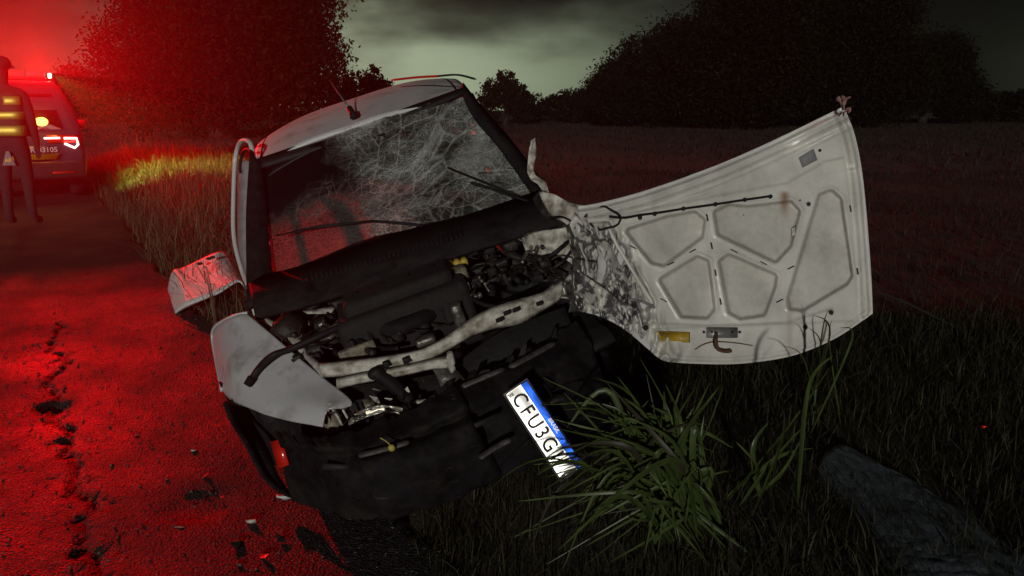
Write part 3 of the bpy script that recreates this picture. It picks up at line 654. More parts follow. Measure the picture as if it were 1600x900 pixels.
# front bumper: black torn skin
bum = [[(432, 674, 2.66), (446, 676, 2.62), (462, 679, 2.585), (505, 684, 2.55), (570, 668, 2.53), (640, 640, 2.56), (710, 606, 2.60), (790, 565, 2.68), (850, 535, 2.78), (900, 500, 2.92)],
       [(440, 694, 2.62), (455, 696, 2.57), (478, 699, 2.525), (515, 702, 2.48), (580, 698, 2.45), (655, 672, 2.47), (730, 638, 2.52), (810, 600, 2.60), (870, 570, 2.72), (925, 540, 2.88)],
       [(444, 727, 2.63), (462, 729, 2.57), (490, 732, 2.505), (530, 735, 2.44), (595, 730, 2.42), (670, 704, 2.44), (745, 672, 2.49), (830, 640, 2.58), (890, 612, 2.70), (945, 585, 2.86)],
       [(448, 757, 2.65), (470, 762, 2.58), (504, 767, 2.51), (545, 772, 2.45), (610, 766, 2.43), (690, 740, 2.46), (765, 706, 2.51), (850, 680, 2.60), (905, 655, 2.72), (960, 632, 2.88)],
       [(456, 782, 2.68), (480, 790, 2.62), (516, 801, 2.56), (560, 812, 2.52), (625, 806, 2.50), (705, 780, 2.53), (785, 745, 2.58), (865, 718, 2.66), (920, 695, 2.78), (975, 672, 2.92)]]
gr = bez_rows([[P(*q) for q in r] for r in bum], 14, 12); w = len(gr[0]); h_ = len(gr); mb = MB()
vs = []
for j, r in enumerate(gr):
    for i, p in enumerate(r):
        b = j / (h_ - 1); a = i / (w - 1)
        rid = .04 * smooth((.34 - b) * 9) - .025 * smooth((b - .55) * 5) + (.045 if .40 < a < .66 else 0) * smooth((b - .3) * 9) - (.05 if a > .66 else 0) * smooth((.75 - b) * 5)
        p = p + Vector((0, 0, 1)) * ((.02 * mnoise.noise(Vector((a * 22, 3, 1))) + .012 * mnoise.noise(Vector((a * 60, 3, 1)))) * ((1 - b) ** 3 + .8 * b ** 4))
        vs.append(p + ray(600, 700).normalized() * (-rid + .035 * mnoise.noise(p * 4.5) + .018 * mnoise.noise(p * 9) + .006 * mnoise.noise(p * 30)))
mb.add(vs, [(j * w + i, j * w + i + 1, (j + 1) * w + i + 1, (j + 1) * w + i) for j in range(h_ - 1) for i in range(w - 1)])
bump = mb.build('front_bumper', 'bumper_plastic', car, solid=.006); bump['label'] = 'black plastic front bumper hanging loose and creased'
# bumper slats and ribs; their paler grey holds scrapes and painted highlights
for pts in (((722, 604, 2.53), (750, 592, 2.545), (788, 576, 2.57)), ((796, 574, 2.58), (830, 556, 2.63), (866, 536, 2.72)), ((748, 716, 2.42), (772, 700, 2.44), (798, 686, 2.46)), ((640, 690, 2.40), (600, 702, 2.385), (560, 712, 2.385)), ((818, 648, 2.50), (846, 632, 2.53), (880, 622, 2.6))):
    MB().tube(catmull([P(*q) for q in pts]), [.006] + [.015] * 11 + [.006], 7, .5).build('grille_slat', 'scuff_highlight_grey', bump)
random.seed(21)
for (x0, y0, x1, y1, dz) in ((505, 724, 560, 726, 2.43), (706, 676, 776, 646, 2.44)):       # intake slots
    MB().slab([P(x0, y0, dz), P(x1, y1, dz + .02), P(x1, y1 + 9, dz + .02), P(x0, y0 + 9, dz)], .012).build('intake_slot', 'plate_black', bump)
for i in range(5, 14):                                      # torn tabs and clips along the upper edge
    x = 440 + i * 32 + random.uniform(-10, 10); y = np.interp(x, [440, 505, 570, 640, 710, 790, 850, 900], [662, 672, 668, 640, 606, 565, 535, 500]); dz = np.interp(x, [440, 570, 710, 850, 900], [2.6, 2.52, 2.59, 2.77, 2.9])
    w_ = random.uniform(4, 12); h_2 = random.uniform(5, 20); sk_ = random.uniform(-8, 8)
    MB().slab([P(x - w_, y + 4, dz - .02), P(x + w_, y + 3, dz - .02), P(x + w_ * .5 + sk_, y - h_2, dz - random.uniform(.0, .06)), P(x - w_ * .7 + sk_, y - h_2 * .7, dz - .03)], .005).build('torn_tab', random.choice(('bumper_plastic', 'bumper_plastic', 'engine_metal')), bump, smooth=False)
MB().sphere(P(612, 700, 2.36), .012, .008, .012, AX, 8, 6).tube(catmull([P(612, 698, 2.36), P(604, 690, 2.365), P(594, 684, 2.37)]), .002, 5).build('yellow_fragment', 'leaf_yellow', bump)  # yellow leaf fragment, shaped as a bead on a thin stalk
MB().grid(lambda a, b: P(342 + 170 * a + 60 * b, 596 + 60 * a + 120 * b, 3.12 - .30 * a - .1 * b + .05 * mnoise.noise(Vector((a * 4, b * 4, 9)))), 16, 12).build('wheel_arch_liner', 'black_plastic', car, solid=.006)
MB().tube(catmull([P(352, 628, 2.93), P(362, 655, 2.88), P(386, 694, 2.82), (P(412, 742, 2.76)), P(438, 768, 2.72)]), .010, 8, .6).build('arch_lip', 'bumper_plastic', car)
strip('arch_edge', [P(352, 628, 2.95), P(364, 656, 2.90), P(388, 695, 2.84), P(414, 742, 2.78), P(444, 774, 2.70)], [P(384, 640, 3.0), P(402, 672, 2.94), P(420, 704, 2.86), P(436, 744, 2.78), P(458, 778, 2.70)], 'bumper_plastic', car, .006)
ra = MB().slab([P(424, 690, 2.62), P(440, 686, 2.60), (P(452, 726, 2.58)), P(436, 732, 2.60)], .01).build('red_lit_sliver', 'red_lens', bump)  # added red slab: its colour stands for a sliver of red light
# dark lower structure behind the bumper up to the crossmember
strip('radiator_panel', [P(520, 606, 2.78), P(600, 596, 2.80), P(690, 580, 2.82), P(780, 520, 2.86), P(880, 480, 2.98)], [P(520, 690, 2.80), P(600, 700, 2.78), P(690, 660, 2.78), P(790, 600, 2.84), P(905, 540, 3.0)], 'engine_dark', thick=.02)

# offside wing remains: crumpled cream sheet, torn strip standing up
def crumple(name, rows, m, parent=car, amp=.03, fr=16, nu=7, nv=6, thick=.005):
    gr = bez_rows([[P(*q) for q in r] for r in rows], nu, nv); w = len(gr[0]); vd = ray(880, 380).normalized(); mb = MB()
    mb.add([p + vd * (amp * mnoise.noise(p * fr) + amp * .5 * mnoise.noise(p * fr * 2.3)) for r in gr for p in r], [(j * w + i, j * w + i + 1, (j + 1) * w + i + 1, (j + 1) * w + i) for j in range(len(gr) - 1) for i in range(w - 1)])
    return mb.build(name, m, parent, solid=thick)
crumple('torn_strip', [[(836, 216, 3.42), (838, 240, 3.42), (834, 262, 3.42), (838, 274, 3.40), (852, 284, 3.36), (858, 300, 3.32)], [(830, 220, 3.40), (826, 242, 3.40), (824, 262, 3.39), (828, 278, 3.37), (842, 290, 3.34), (850, 304, 3.3)]], 'white_primer', amp=.03, fr=24, nv=4)
crumple('crushed_wing', [[(815, 372, 3.18), (830, 366, 3.12), (850, 360, 3.10), (880, 356, 3.08), (900, 350, 3.10)], [(822, 392, 3.16), (840, 385, 3.10), (862, 378, 3.08), (885, 385, 3.06), (902, 390, 3.08)], [(828, 404, 3.14), (848, 398, 3.12), (865, 396, 3.10), (888, 408, 3.06), (905, 425, 3.06)]], 'white_primer', amp=.03)
crumple('crushed_corner', [[(842, 300, 3.30), (865, 303, 3.22), (890, 316, 3.18), (915, 322, 3.2)], [(850, 318, 3.26), (872, 328, 3.2), (895, 340, 3.15), (918, 345, 3.16)], [(862, 338, 3.24), (882, 348, 3.18), (898, 362, 3.14), (915, 368, 3.14)]], 'white_primer', amp=.022)
crumple('crushed_hinge_sheet', [[(845, 296, 3.36), (858, 304, 3.3), (872, 330, 3.24), (886, 352, 3.2)], [(832, 310, 3.34), (842, 330, 3.28), (858, 345, 3.24), (876, 360, 3.2)]], 'engine_metal', amp=.02)
crumple('crushed_rail', [[(884, 352, 3.04), (892, 390, 3.02), (896, 430, 2.98), (892, 470, 2.96), (888, 488, 2.96)], [(902, 345, 3.08), (906, 390, 3.06), (908, 430, 3.02), (906, 465, 3.0), (902, 484, 3.0)]], 'alloy', amp=.03, fr=22)
crumple('crushed_rail', [[(840, 462, 2.96), (862, 446, 2.96), (880, 432, 2.97), (895, 420, 3.0)], [(850, 478, 2.94), (870, 466, 2.93), (888, 468, 2.93), (902, 478, 2.96)]], 'alloy', amp=.03, fr=22)
crumple('dark_inner_sheet', [[(800, 398, 3.25), (840, 402, 3.2), (880, 408, 3.15), (895, 400, 3.12)], [(780, 440, 3.2), (830, 440, 3.15), (870, 440, 3.08), (892, 430, 3.04)]], 'engine_metal', amp=.04)

# bonnet, wrenched round to hang beside the car with its inside to the front ---------------------------------
top_e = [(903, 322), (935, 317), (1000, 300), (1060, 280), (1120, 258), (1180, 232), (1240, 204), (1285, 182), (1318, 166)]
bot_e = [(903, 486), (935, 494), (972, 512), (1012, 545), (1030, 560), (1050, 566), (1110, 569), (1160, 568), (1220, 560), (1262, 548), (1310, 526), (1364, 490)]
lef_e = [(903, 322), (908, 360), (905, 400), (908, 440), (903, 486)]
rig_e = [(1318, 166), (1334, 205), (1346, 260), (1353, 320), (1358, 380), (1362, 440), (1364, 490)]
def resample(p, n):
    q = [Vector((*a, 0)) for a in p]; q = catmull(q, 10); L = [0]
    for a, b in zip(q[:-1], q[1:]): L.append(L[-1] + (b - a).length)
    out = []; j = 0
    for i in range(n + 1):
        s_ = L[-1] * i / n
        while j < len(L) - 2 and L[j + 1] < s_: j += 1
        f = (s_ - L[j]) / max(1e-9, L[j + 1] - L[j]); out.append(((q[j] * (1 - f) + q[j + 1] * f).x, (q[j] * (1 - f) + q[j + 1] * f).y))
    return np.array(out)
NA, NB = 210, 150
Tc, Bc, Lc, Rc = resample(top_e, NA), resample(bot_e, NA), resample(lef_e, NB), resample(rig_e, NB)
aa = np.linspace(0, 1, NA + 1)[None, :, None]; bb = np.linspace(0, 1, NB + 1)[:, None, None]
coons = (1 - bb) * Tc[None] + bb * Bc[None] + (1 - aa) * Lc[:, None] + aa * Rc[:, None] - ((1 - aa) * (1 - bb) * Tc[0] + aa * (1 - bb) * Tc[-1] + (1 - aa) * bb * Bc[0] + aa * bb * Bc[-1])
BX, BY = coons[..., 0], coons[..., 1]
def poly_sdf(x, y, poly):
    poly = np.array(poly, float); d = np.full(x.shape, 1e9); ins = np.zeros(x.shape, bool); n = len(poly)
    for i in range(n):
        a, b = poly[i], poly[(i + 1) % n]; ab = b - a
        t = np.clip(((x - a[0]) * ab[0] + (y - a[1]) * ab[1]) / (ab @ ab), 0, 1)
        d = np.minimum(d, np.hypot(x - a[0] - ab[0] * t, y - a[1] - ab[1] * t))
        ins ^= ((a[1] > y) != (b[1] > y)) & (x < (b[0] - a[0]) * (y - a[1]) / (b[1] - a[1] + 1e-12) + a[0])
    return np.where(ins, -d, d)
def line_d(x, y, pts):
    d = np.full(x.shape, 1e9)
    for a, b in zip(np.array(pts[:-1], float), np.array(pts[1:], float)):
        ab = b - a; t = np.clip(((x - a[0]) * ab[0] + (y - a[1]) * ab[1]) / (ab @ ab), 0, 1); d = np.minimum(d, np.hypot(x - a[0] - ab[0] * t, y - a[1] - ab[1] * t))
    return d
panels = [[(985, 362), (1042, 344), (1085, 336), (1096, 346), (1093, 368), (1036, 410), (1021, 406)],
          [(1121, 334), (1139, 325), (1167, 328), (1234, 320), (1244, 331), (1231, 382), (1211, 404), (1126, 363)],
          [(1037, 438), (1090, 406), (1102, 411), (1111, 482), (1103, 492), (1068, 490)],
          [(1129, 410), (1139, 403), (1208, 433), (1206, 447), (1191, 488), (1158, 493), (1143, 485)],
          [(1284, 308), (1298, 303), (1309, 313), (1326, 430), (1320, 440), (1253, 480), (1238, 478), (1236, 467)],
          [(918, 356), (948, 352), (1016, 474), (1006, 478), (924, 452)]]
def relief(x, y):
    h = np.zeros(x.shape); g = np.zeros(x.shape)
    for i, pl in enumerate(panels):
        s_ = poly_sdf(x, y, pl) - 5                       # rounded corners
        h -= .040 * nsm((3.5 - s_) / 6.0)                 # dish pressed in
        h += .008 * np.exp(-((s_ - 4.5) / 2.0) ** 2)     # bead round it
        g += .5 * np.exp(-((s_ + .5) / 2.4) ** 2) + .30 * nsm((4 - s_) / 8)  # dark rims and floors: dirt with groove shade put into the colour
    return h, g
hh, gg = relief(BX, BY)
dt = line_d(BX, BY, Tc[::6]); dr = line_d(BX, BY, Rc[::6]); db = line_d(BX, BY, Bc[::6])
hh += -.022 * nsm((9 - dt) / 5) + .010 * np.exp(-((dt - 11) / 2.5) ** 2) - .010 * np.exp(-((dt - 27) / 3) ** 2) + .008 * np.exp(-((dt - 33) / 3) ** 2)
hh += -.018 * nsm((8 - dr) / 5) + .008 * np.exp(-((dr - 10) / 2.5) ** 2) - .009 * np.exp(-((dr - 22) / 3) ** 2)
hh += -.012 * nsm((6 - db) / 4) + .006 * np.exp(-((db - 8) / 2) ** 2)
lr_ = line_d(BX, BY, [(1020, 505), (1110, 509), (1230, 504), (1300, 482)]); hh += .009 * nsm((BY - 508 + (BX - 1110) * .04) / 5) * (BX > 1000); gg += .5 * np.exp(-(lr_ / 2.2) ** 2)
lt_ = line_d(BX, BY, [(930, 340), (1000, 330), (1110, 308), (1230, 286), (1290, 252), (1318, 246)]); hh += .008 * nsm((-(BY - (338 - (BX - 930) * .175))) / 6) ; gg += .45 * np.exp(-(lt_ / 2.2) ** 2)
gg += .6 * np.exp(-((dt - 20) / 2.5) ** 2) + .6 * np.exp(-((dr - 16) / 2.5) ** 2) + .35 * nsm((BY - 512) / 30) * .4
sl = [(1105, 340, 0), (1112, 384, 0), (1118, 426, 0), (1126, 471, 0), (1082, 392, 1), (1048, 412, 1), (1147, 392, 2), (1193, 411, 2), (1218, 470, 1), (1236, 418, 1), (1329, 326, 0), (1340, 424, 0), (1037, 469, 2), (989, 386, 2)]
crm = nsm((1012 - BX - (BY - 420) * -.45) / 46) * nsm((BY - 345) / 20)        # crumpled end next to the car
ns1 = np.array([mnoise.noise(Vector((x * .055, y * .018, 2))) for x, y in zip(BX.ravel(), BY.ravel())]).reshape(BX.shape)
ns2 = np.array([mnoise.noise(Vector((x * .16, y * .05, 7))) for x, y in zip(BX.ravel(), BY.ravel())]).reshape(BX.shape)
ns3 = np.array([mnoise.noise(Vector((x * .012, y * .012, 5))) for x, y in zip(BX.ravel(), BY.ravel())]).reshape(BX.shape)
edge_c = nsm((985 - BX) / 40) * nsm((BY - 455) / 25) * .7
crm = np.clip(crm + edge_c, 0, 1)
hh = hh + crm * (.13 * (.5 - np.abs(ns1) * 1.6) + .045 * (.4 - np.abs(ns2) * 1.4) - .02) + .012 * ns3 + .004 * ns1 - .03 * np.exp(-line_d(BX, BY, [(1050, 380), (1062, 372), (1090, 366)]) / 8) * .4
tX = (BX - 905) / 460
BD = 3.13 + .30 * tX + .07 * np.sin(np.pi * tX) - (BY - 360) * .00055 - .16 * nsm((1 - (BY - 160) / 110)) * nsm((BX - 1200) / 120) - hh
ridx = np.arange(BX.size).reshape(BX.shape); Q = np.stack([ridx[:-1, :-1], ridx[1:, :-1], ridx[1:, 1:], ridx[:-1, 1:]], -1).reshape(-1, 4)
def Parr(px, py, d): v = (450 - py) / F * d; return np.stack([(px - 800) / F * d, d * CT + v * ST, H - d * ST + v * CT], -1)
co = np.array(tuple(car.location))
bon = fast_mesh('bonnet', Parr(BX, BY, BD).reshape(-1, 3) - co, Q, 'bonnet_inner', car)
for p_ in bon.data.polygons: p_.use_smooth = True
bon['label'] = 'white bonnet torn round to show its ribbed inside'
rust = np.exp(-((BX - 1226) / 7) ** 2) * nsm((BY - 296) / 8) * nsm((345 - BY) / 30) + .5 * np.exp(-((BX - 1234) / 5) ** 2) * nsm((BY - 460) / 20) * .6
attr(bon, 'grime_shade', np.clip(gg + .15 * (ns3 + .3), 0, 1).ravel()); attr(bon, 'rust', np.clip(rust, 0, 1).ravel()); attr(bon, 'peel', np.clip(crm * 1.3 * nsm((1018 - BX) / 30), 0, 1).ravel())
# outer skin behind it
st_ = 6; oX, oY = BX[::st_, ::st_], BY[::st_, ::st_]; oD = (BD + hh)[::st_, ::st_] + .062 - .055 * np.clip(1 - np.minimum(np.minimum(dt, dr), db)[::st_, ::st_] / 12, 0, 1)
i2 = np.arange(oX.size).reshape(oX.shape); Q2 = np.stack([i2[:-1, :-1], i2[:-1, 1:], i2[1:, 1:], i2[1:, :-1]], -1).reshape(-1, 4)
osk = fast_mesh('outer_skin', Parr(oX, oY, oD + .005).reshape(-1, 3) - co, Q2, 'white_paint', bon); md = osk.modifiers.new('solid', 'SOLIDIFY'); md.thickness = .004
for p_ in osk.data.polygons: p_.use_smooth = True
def bd(px, py):
    i = np.argmin((BX - px) ** 2 + (BY - py) ** 2); return float(BD.ravel()[i])
def B(px, py, e=0): return P(px, py, bd(px, py) - e)
vdir = -ray(1130, 420).normalized()
for (x, y, o) in sl:
    dx, dy = ((1, 5), (5, -2.5), (5, 2.5))[o]
    MB().tube([B(x - dx, y - dy, .002), B(x + dx, y + dy, .002)], .0042, 6, .6).build('slot', 'plate_black', bon)
for (x, y, r) in ((1263, 319, .008), (1281, 235, .007), (915, 337, .008), (1009, 512, .011), (1258, 511, .009), (1298, 488, .010), (971, 492, .008), (1250, 313, .004), (1162, 336, .003), (1037, 339, .003)):
    c_ = B(x, y, .001); mb = MB(); e1 = vdir.cross(Vector((0, 0, 1))).normalized(); e2 = vdir.cross(e1)
    mb.tube([c_ - vdir * .003, c_ + vdir * .003], r, 10).build('hole', 'plate_black', bon)
    if r > .0075: MB().tube([c_ + (e1 * math.cos(t) + e2 * math.sin(t)) * r * 1.25 + vdir * .002 for t in [i * math.pi / 8 for i in range(17)]], .0022, 5).build('hole_rim', 'latch_metal', bon)
MB().slab([B(1248, 246, .004), B(1271, 232, .004), B(1277, 250, .004), B(1254, 262, .004)], .006).build('foam_pad', 'interior_grey', bon)
MB().slab([B(1237, 356, .002), B(1243, 352, .004), B(1241, 366, .004), B(1236, 371, .002)], .003).build('paper_tag', 'police_white', bon)
lt = MB().slab([B(1104, 512, .006), B(1152, 512, .006), B(1152, 528, .006), B(1104, 528, .006)], .010).build('latch_plate', 'latch_metal', bon)
for x in (1100, 1156, 1112, 1144): MB().sphere(B(x, 519, .012), .006, .006, .006, None, 8, 6).build('latch_bolt', 'plate_black', lt)
MB().tube(catmull([B(1119, 520, .02), B(1119, 536, .05), B(1123, 546, .055), B(1134, 549, .04), B(1142, 548, .03)]), .008, 8).build('latch_hook', 'rusty', lt)
MB().tube(catmull([B(1086, 546, .005), B(1100, 538, .01), B(1118, 534, .015), B(1150, 536, .012), B(1176, 540, .008)]), .0022, 5).build('latch_spring', 'rusty', lt)
MB().slab([B(1026, 518, .004), B(1078, 519, .004), B(1078, 535, .004), B(1034, 535, .004)], .002).build('sticker', 'yellow_sticker', bon)
cab = catmull([B(1206, 306, .012), B(1164, 312, .012), B(1118, 319, .012), B(1068, 326, .012), B(1030, 332, .014), B(999, 336, .012), B(975, 340, .02), B(952, 338, .02)], 6)
cabo = MB().tube(cab, .0055, 7).build('washer_hose', 'black_rubber', bon)
for (x, y) in ((1164, 312), (1118, 319), (1068, 326), (1023, 334), (1204, 307), (1000, 340)): MB().sphere(B(x, y, .012), .010, .008, .010, None, 8, 6).build('hose_clip', 'black_rubber', cabo)
MB().tube([B(945, 342, .03) + P(945 + (21 + 4 * math.sin(2 * t + 1)) * math.cos(t) + 4 * math.sin(t), 342 + (17 + 3 * math.sin(3 * t)) * math.sin(t) - 5 * math.cos(t), 3.1 - .03 * math.sin(t + .5)) - P(945, 342, 3.1) for t in [i * math.pi / 10 for i in range(21)]], .0045, 6).build('hose_loop', 'black_rubber', cabo)
MB().tube(catmull([P(858, 340, 3.12), P(876, 338, 3.08), P(892, 345, 3.05), P(903, 354, 3.05)]), .0035, 6).build('wire', 'black_rubber', cabo)
MB().tube(catmull([B(950, 352, .03), B(962, 378, .03), B(990, 425, .025), B(1020, 474, .02)]), .010, 8, .5).build('stiffener_edge', 'bonnet_inner', bon)
MB().tube(catmull([B(985, 468, .03), B(1005, 472, .035), B(1022, 480, .03)]), .010, 7, .5).build('stiffener_edge', 'interior_grey', bon)
for rows_ in ([[(898, 330, 3.02), (912, 352, 3.0), (926, 372, 3.0), (934, 398, 3.01)], [(890, 352, 3.0), (902, 378, 2.97), (914, 404, 2.97), (922, 430, 3.0)]],
              [[(902, 420, 3.0), (922, 436, 2.99), (946, 452, 3.0), (968, 470, 3.03)], [(894, 452, 2.97), (916, 470, 2.95), (940, 486, 2.97), (972, 500, 3.02)]],
              [[(930, 352, 3.04), (950, 380, 3.03), (968, 412, 3.04), (988, 448, 3.07)], [(922, 360, 3.03), (938, 392, 3.0), (956, 424, 3.01), (978, 462, 3.05)]]):
    o_ = crumple('folded_sheet', rows_, 'bonnet_inner', bon, amp=.045, fr=17, nu=9, nv=8, thick=.003)
    attr(o_, 'peel', [.9] * len(o_.data.vertices)); attr(o_, 'grime_shade', [.4] * len(o_.data.vertices))
# torn rag of metal at the tip
for pts in (((1316, 172), (1314, 160), (1308, 152)), ((1317, 172), (1320, 158), (1326, 152)), ((1319, 176), (1326, 168), (1328, 176)), ((1316, 168), (1322, 160), (1318, 150))):
    MB().tube(catmull([P(x + random.uniform(-2, 2), y, 3.28 + random.uniform(-.02, .02)) for x, y in pts]), [.006] * 8 + [.013] * 4 + [.004], 6, .4).build('torn_tip', 'rag', bon)

# number plate (part of the car, hanging from the bumper) ---------------------------------
pc = P(840, 662, 2.44); pn = (-(ray(840, 662).normalized()) + LDIR).normalized()
pTL, pBL, pTR = hit(818, 582, pc, pn), hit(786, 616, pc, pn), hit(908, 718, pc, pn)
ex = (pTR - pTL); Lx = ex.length; ex.normalize(); ey = (pTL - pBL); ey -= ex * ey.dot(ex); Ly = ey.length; ey.normalize()
en = ex.cross(ey); pO = pBL
def pp(x, y, e=0): return pO + ex * (x * Lx) + ey * (y * Ly) + en * e
def rrect(x0, y0, x1, y1, r, e):
    out = []
    for cx, cy, a0 in ((x1 - r, y1 - r * Lx / Ly, 0), (x0 + r, y1 - r * Lx / Ly, 90), (x0 + r, y0 + r * Lx / Ly, 180), (x1 - r, y0 + r * Lx / Ly, 270)):
        for t in range(5): an = R(a0 + t * 22.5); out.append(pp(cx + r * math.cos(an), cy + r * Lx / Ly * math.sin(an), e))
    return out
def pgrid(x0, y0, x1, y1, e):
    return MB().grid(lambda a, b: pp(x0 + (x1 - x0) * a, y0 + (y1 - y0) * b, e), 40, 12)
plate = pgrid(0, 0, 1, 1, 0).build('number_plate', 'plate_white', car, solid=.003); plate['label'] = 'white number plate with blue band reading CFU3G1'
pgrid(.008, .71, .992, .985, .003).build('blue_band', 'plate_blue', plate, solid=.001)
bd_ = rrect(.012, .04, .988, .965, .03, .003); MB().tube(bd_ + [bd_[0]], .0016, 5).build('border', 'plate_black', plate)
for i, ch in enumerate('CFU3G1'):
    text('character', ch, Ly * .74, pp(.135 + i * .128, .375, .003), ex, ey, 'plate_black', plate, .0006, .82)
text('country_name', 'BRASIL', Ly * .19, pp(.52, .87, .004), ex, ey, 'police_white', plate, .0004)
text('country_code', 'BR', Ly * .17, pp(.05, .22, .003), ey * -1, ex, 'plate_black', plate, .0004)
for x in (.30, .72): MB().slab([pp(x - .018, .90, .004), pp(x + .018, .90, .004), pp(x + .018, 1.02, .004), pp(x - .018, 1.02, .004)], .002, en).build('mounting_notch', 'plate_black', plate, smooth=False)
MB().tube(catmull([pp(.3, .9, -.002), pp(.3, 1.3, -.04), P(850, 600, 2.56)]), .004, 5).build('mounting_strap', 'black_plastic', plate)

for o_ in [plate] + list(plate.children):                   # the plate is bent and creased
    for q in o_.data.vertices:
        w_ = q.co + car.location - pO; x = w_.dot(ex) / Lx; y = w_.dot(ey) / Ly
        q.co += en * (.016 * (x - .45) ** 2 * 4 * (.4 + y) - .012 * smooth((x - .66) * 6) * y + .006 * mnoise.noise(Vector((x * 5, y * 2, 1))))
# ================================================================== loose wreckage
g0 = ghit(322, 486)
mb = MB(); pd = depth(g0) - .12
pr = [[(262, 452), (270, 424), (288, 418), (330, 398), (350, 394), (370, 410), (384, 440)], [(266, 462), (278, 438), (296, 432), (338, 416), (358, 414), (372, 424), (384, 446)], [(274, 490), (292, 478), (312, 470), (342, 458), (360, 446), (374, 440), (384, 452)]]
rows = [[P(x, y, pd + (.10 if i == 0 else 0) + .05 * max(0, 2 - i) ** 1.5 * .1 + (.62 if j == 0 else (.42 if j == 1 else -.03)) + .012 * ((i * 7 + j * 3) % 3)) for i, (x, y) in enumerate(r)] for j, r in enumerate(pr)]
gr = bez_rows(rows, 5, 5); w = len(gr[0])
fold = MB().add([p + Vector((0, 1, 0)) * (.012 * mnoise.noise(p * 7)) for r in gr for p in r], [(j * w + i, j * w + i + 1, (j + 1) * w + i + 1, (j + 1) * w + i) for j in range(len(gr) - 1) for i in range(w - 1)])
pan = root('body_panel', g0, 'crumpled white car body panel lying at the road edge beside the wreck', 'car panel')
fold.build('sheet', 'white_paint', pan, solid=.01)
for (x, y) in ((312, 412), (326, 404), (332, 402)): MB().sphere(P(x, y, pd + .36), .022, .02, .012, None, 8, 6).build('hole', 'plate_black', pan)
MB().tube(catmull([P(278, 488, pd - .03), P(296, 478, pd - .05), P(330, 463, pd - .05)]), .010, 6, .5).build('folded_edge', 'alloy', pan)
MB().tube(catmull([P(350, 394, pd + .5), P(362, 412, pd + .3), P(374, 434, pd + .1)]), .008, 6, .5).build('folded_edge', 'alloy', pan)
# white clip on the road before the bumper
g1 = ghit(455, 786); dd = depth(g1)
fr_ = root('plastic_fragment', g1, 'small torn white bumper fragment on the road below the wing', 'fragment')
MB().grid(lambda a, b: P(432 + 36 * a, 773 - 12 * a + (4 + 16 * a) * b + 3 * math.sin(a * 5), dd - .02 - .03 * math.sin(b * math.pi)), 10, 6).build('shell', 'white_paint', fr_, solid=.004)
MB().sphere(P(440, 777, dd - .035), .016, .01, .008, None, 10, 6).build('hollow', 'plate_black', fr_)
g2 = ghit(1532, 693)
rl = MB().add([], []); rl.slab([g2 + Vector((-.010, 0, .062)), g2 + Vector((.011, .004, .060)), g2 + Vector((.009, -.01, .076)), g2 + Vector((-.007, -.008, .074))], .006)
tag(rl.build('lens_fragment', 'reflector_red', None), 'small red reflector fragment alone in the dark grass', 'reflector')
random.seed(9)
for (x, y, m_, lab_) in ((345, 770, 'red_lens', 'red lens shard on the asphalt just left of the white bumper fragment'), (322, 742, 'red_lens', 'red lens shard on the asphalt below the wing tip'), (395, 812, 'white_primer', 'white painted shard lying on the road below the torn wheel arch'),
        (440, 838, 'black_plastic', 'black plastic shard directly below the white bumper fragment'), (520, 846, 'black_plastic', 'black plastic shard at the foot of the front bumper'), (300, 700, 'white_primer', 'white painted shard farthest up the road beside the wing'),
        (372, 850, 'black_plastic', 'black plastic shard near the bottom of the road, beside the red one'), (280, 820, 'glass_bits', 'pale glassy shard on the red road left of the wreck'), (412, 868, 'red_lens', 'lowest red lens shard on the road before the bumper')):
    g_ = ghit(x, y); q = [g_ + Vector((random.uniform(-.03, .03), random.uniform(-.03, .03), random.uniform(-.018, .016))) for _ in range(4)]
    tag(MB().slab(q, .003).build('plastic_shard', m_, None, smooth=False), lab_, 'shard', 'shards on the road below the bumper')
# crumpled grey sheet in the grass
s0 = ghit(1400, 830)
def sh(a, b):
    px = 1272 + 70 * (1 - b) * a + b * (120 + 330 * a) + 20 * math.sin(b * 4); py = 738 - 18 * math.sin(a * 3) + 200 * b - 20 * a * (1 - b)
    g = ghit(px, py); n_ = mnoise.noise(Vector((a * 4, b * 5, 3)))
    return (g.x, g.y, g.z + .022 + .012 * math.sin(a * math.pi) + .008 * n_ + .005 * mnoise.noise(Vector((a * 13, b * 13, 1))) + .003 * mnoise.noise(Vector((a * 30, b * 30, 1))) - .1 * (abs(2 * a - 1) ** 6))
tag(MB().grid(sh, 50, 50).build('plastic_sheet', 'sheet', None, solid=.004), 'crumpled blue grey sheet lying in the dark grass near the camera', 'sheet')

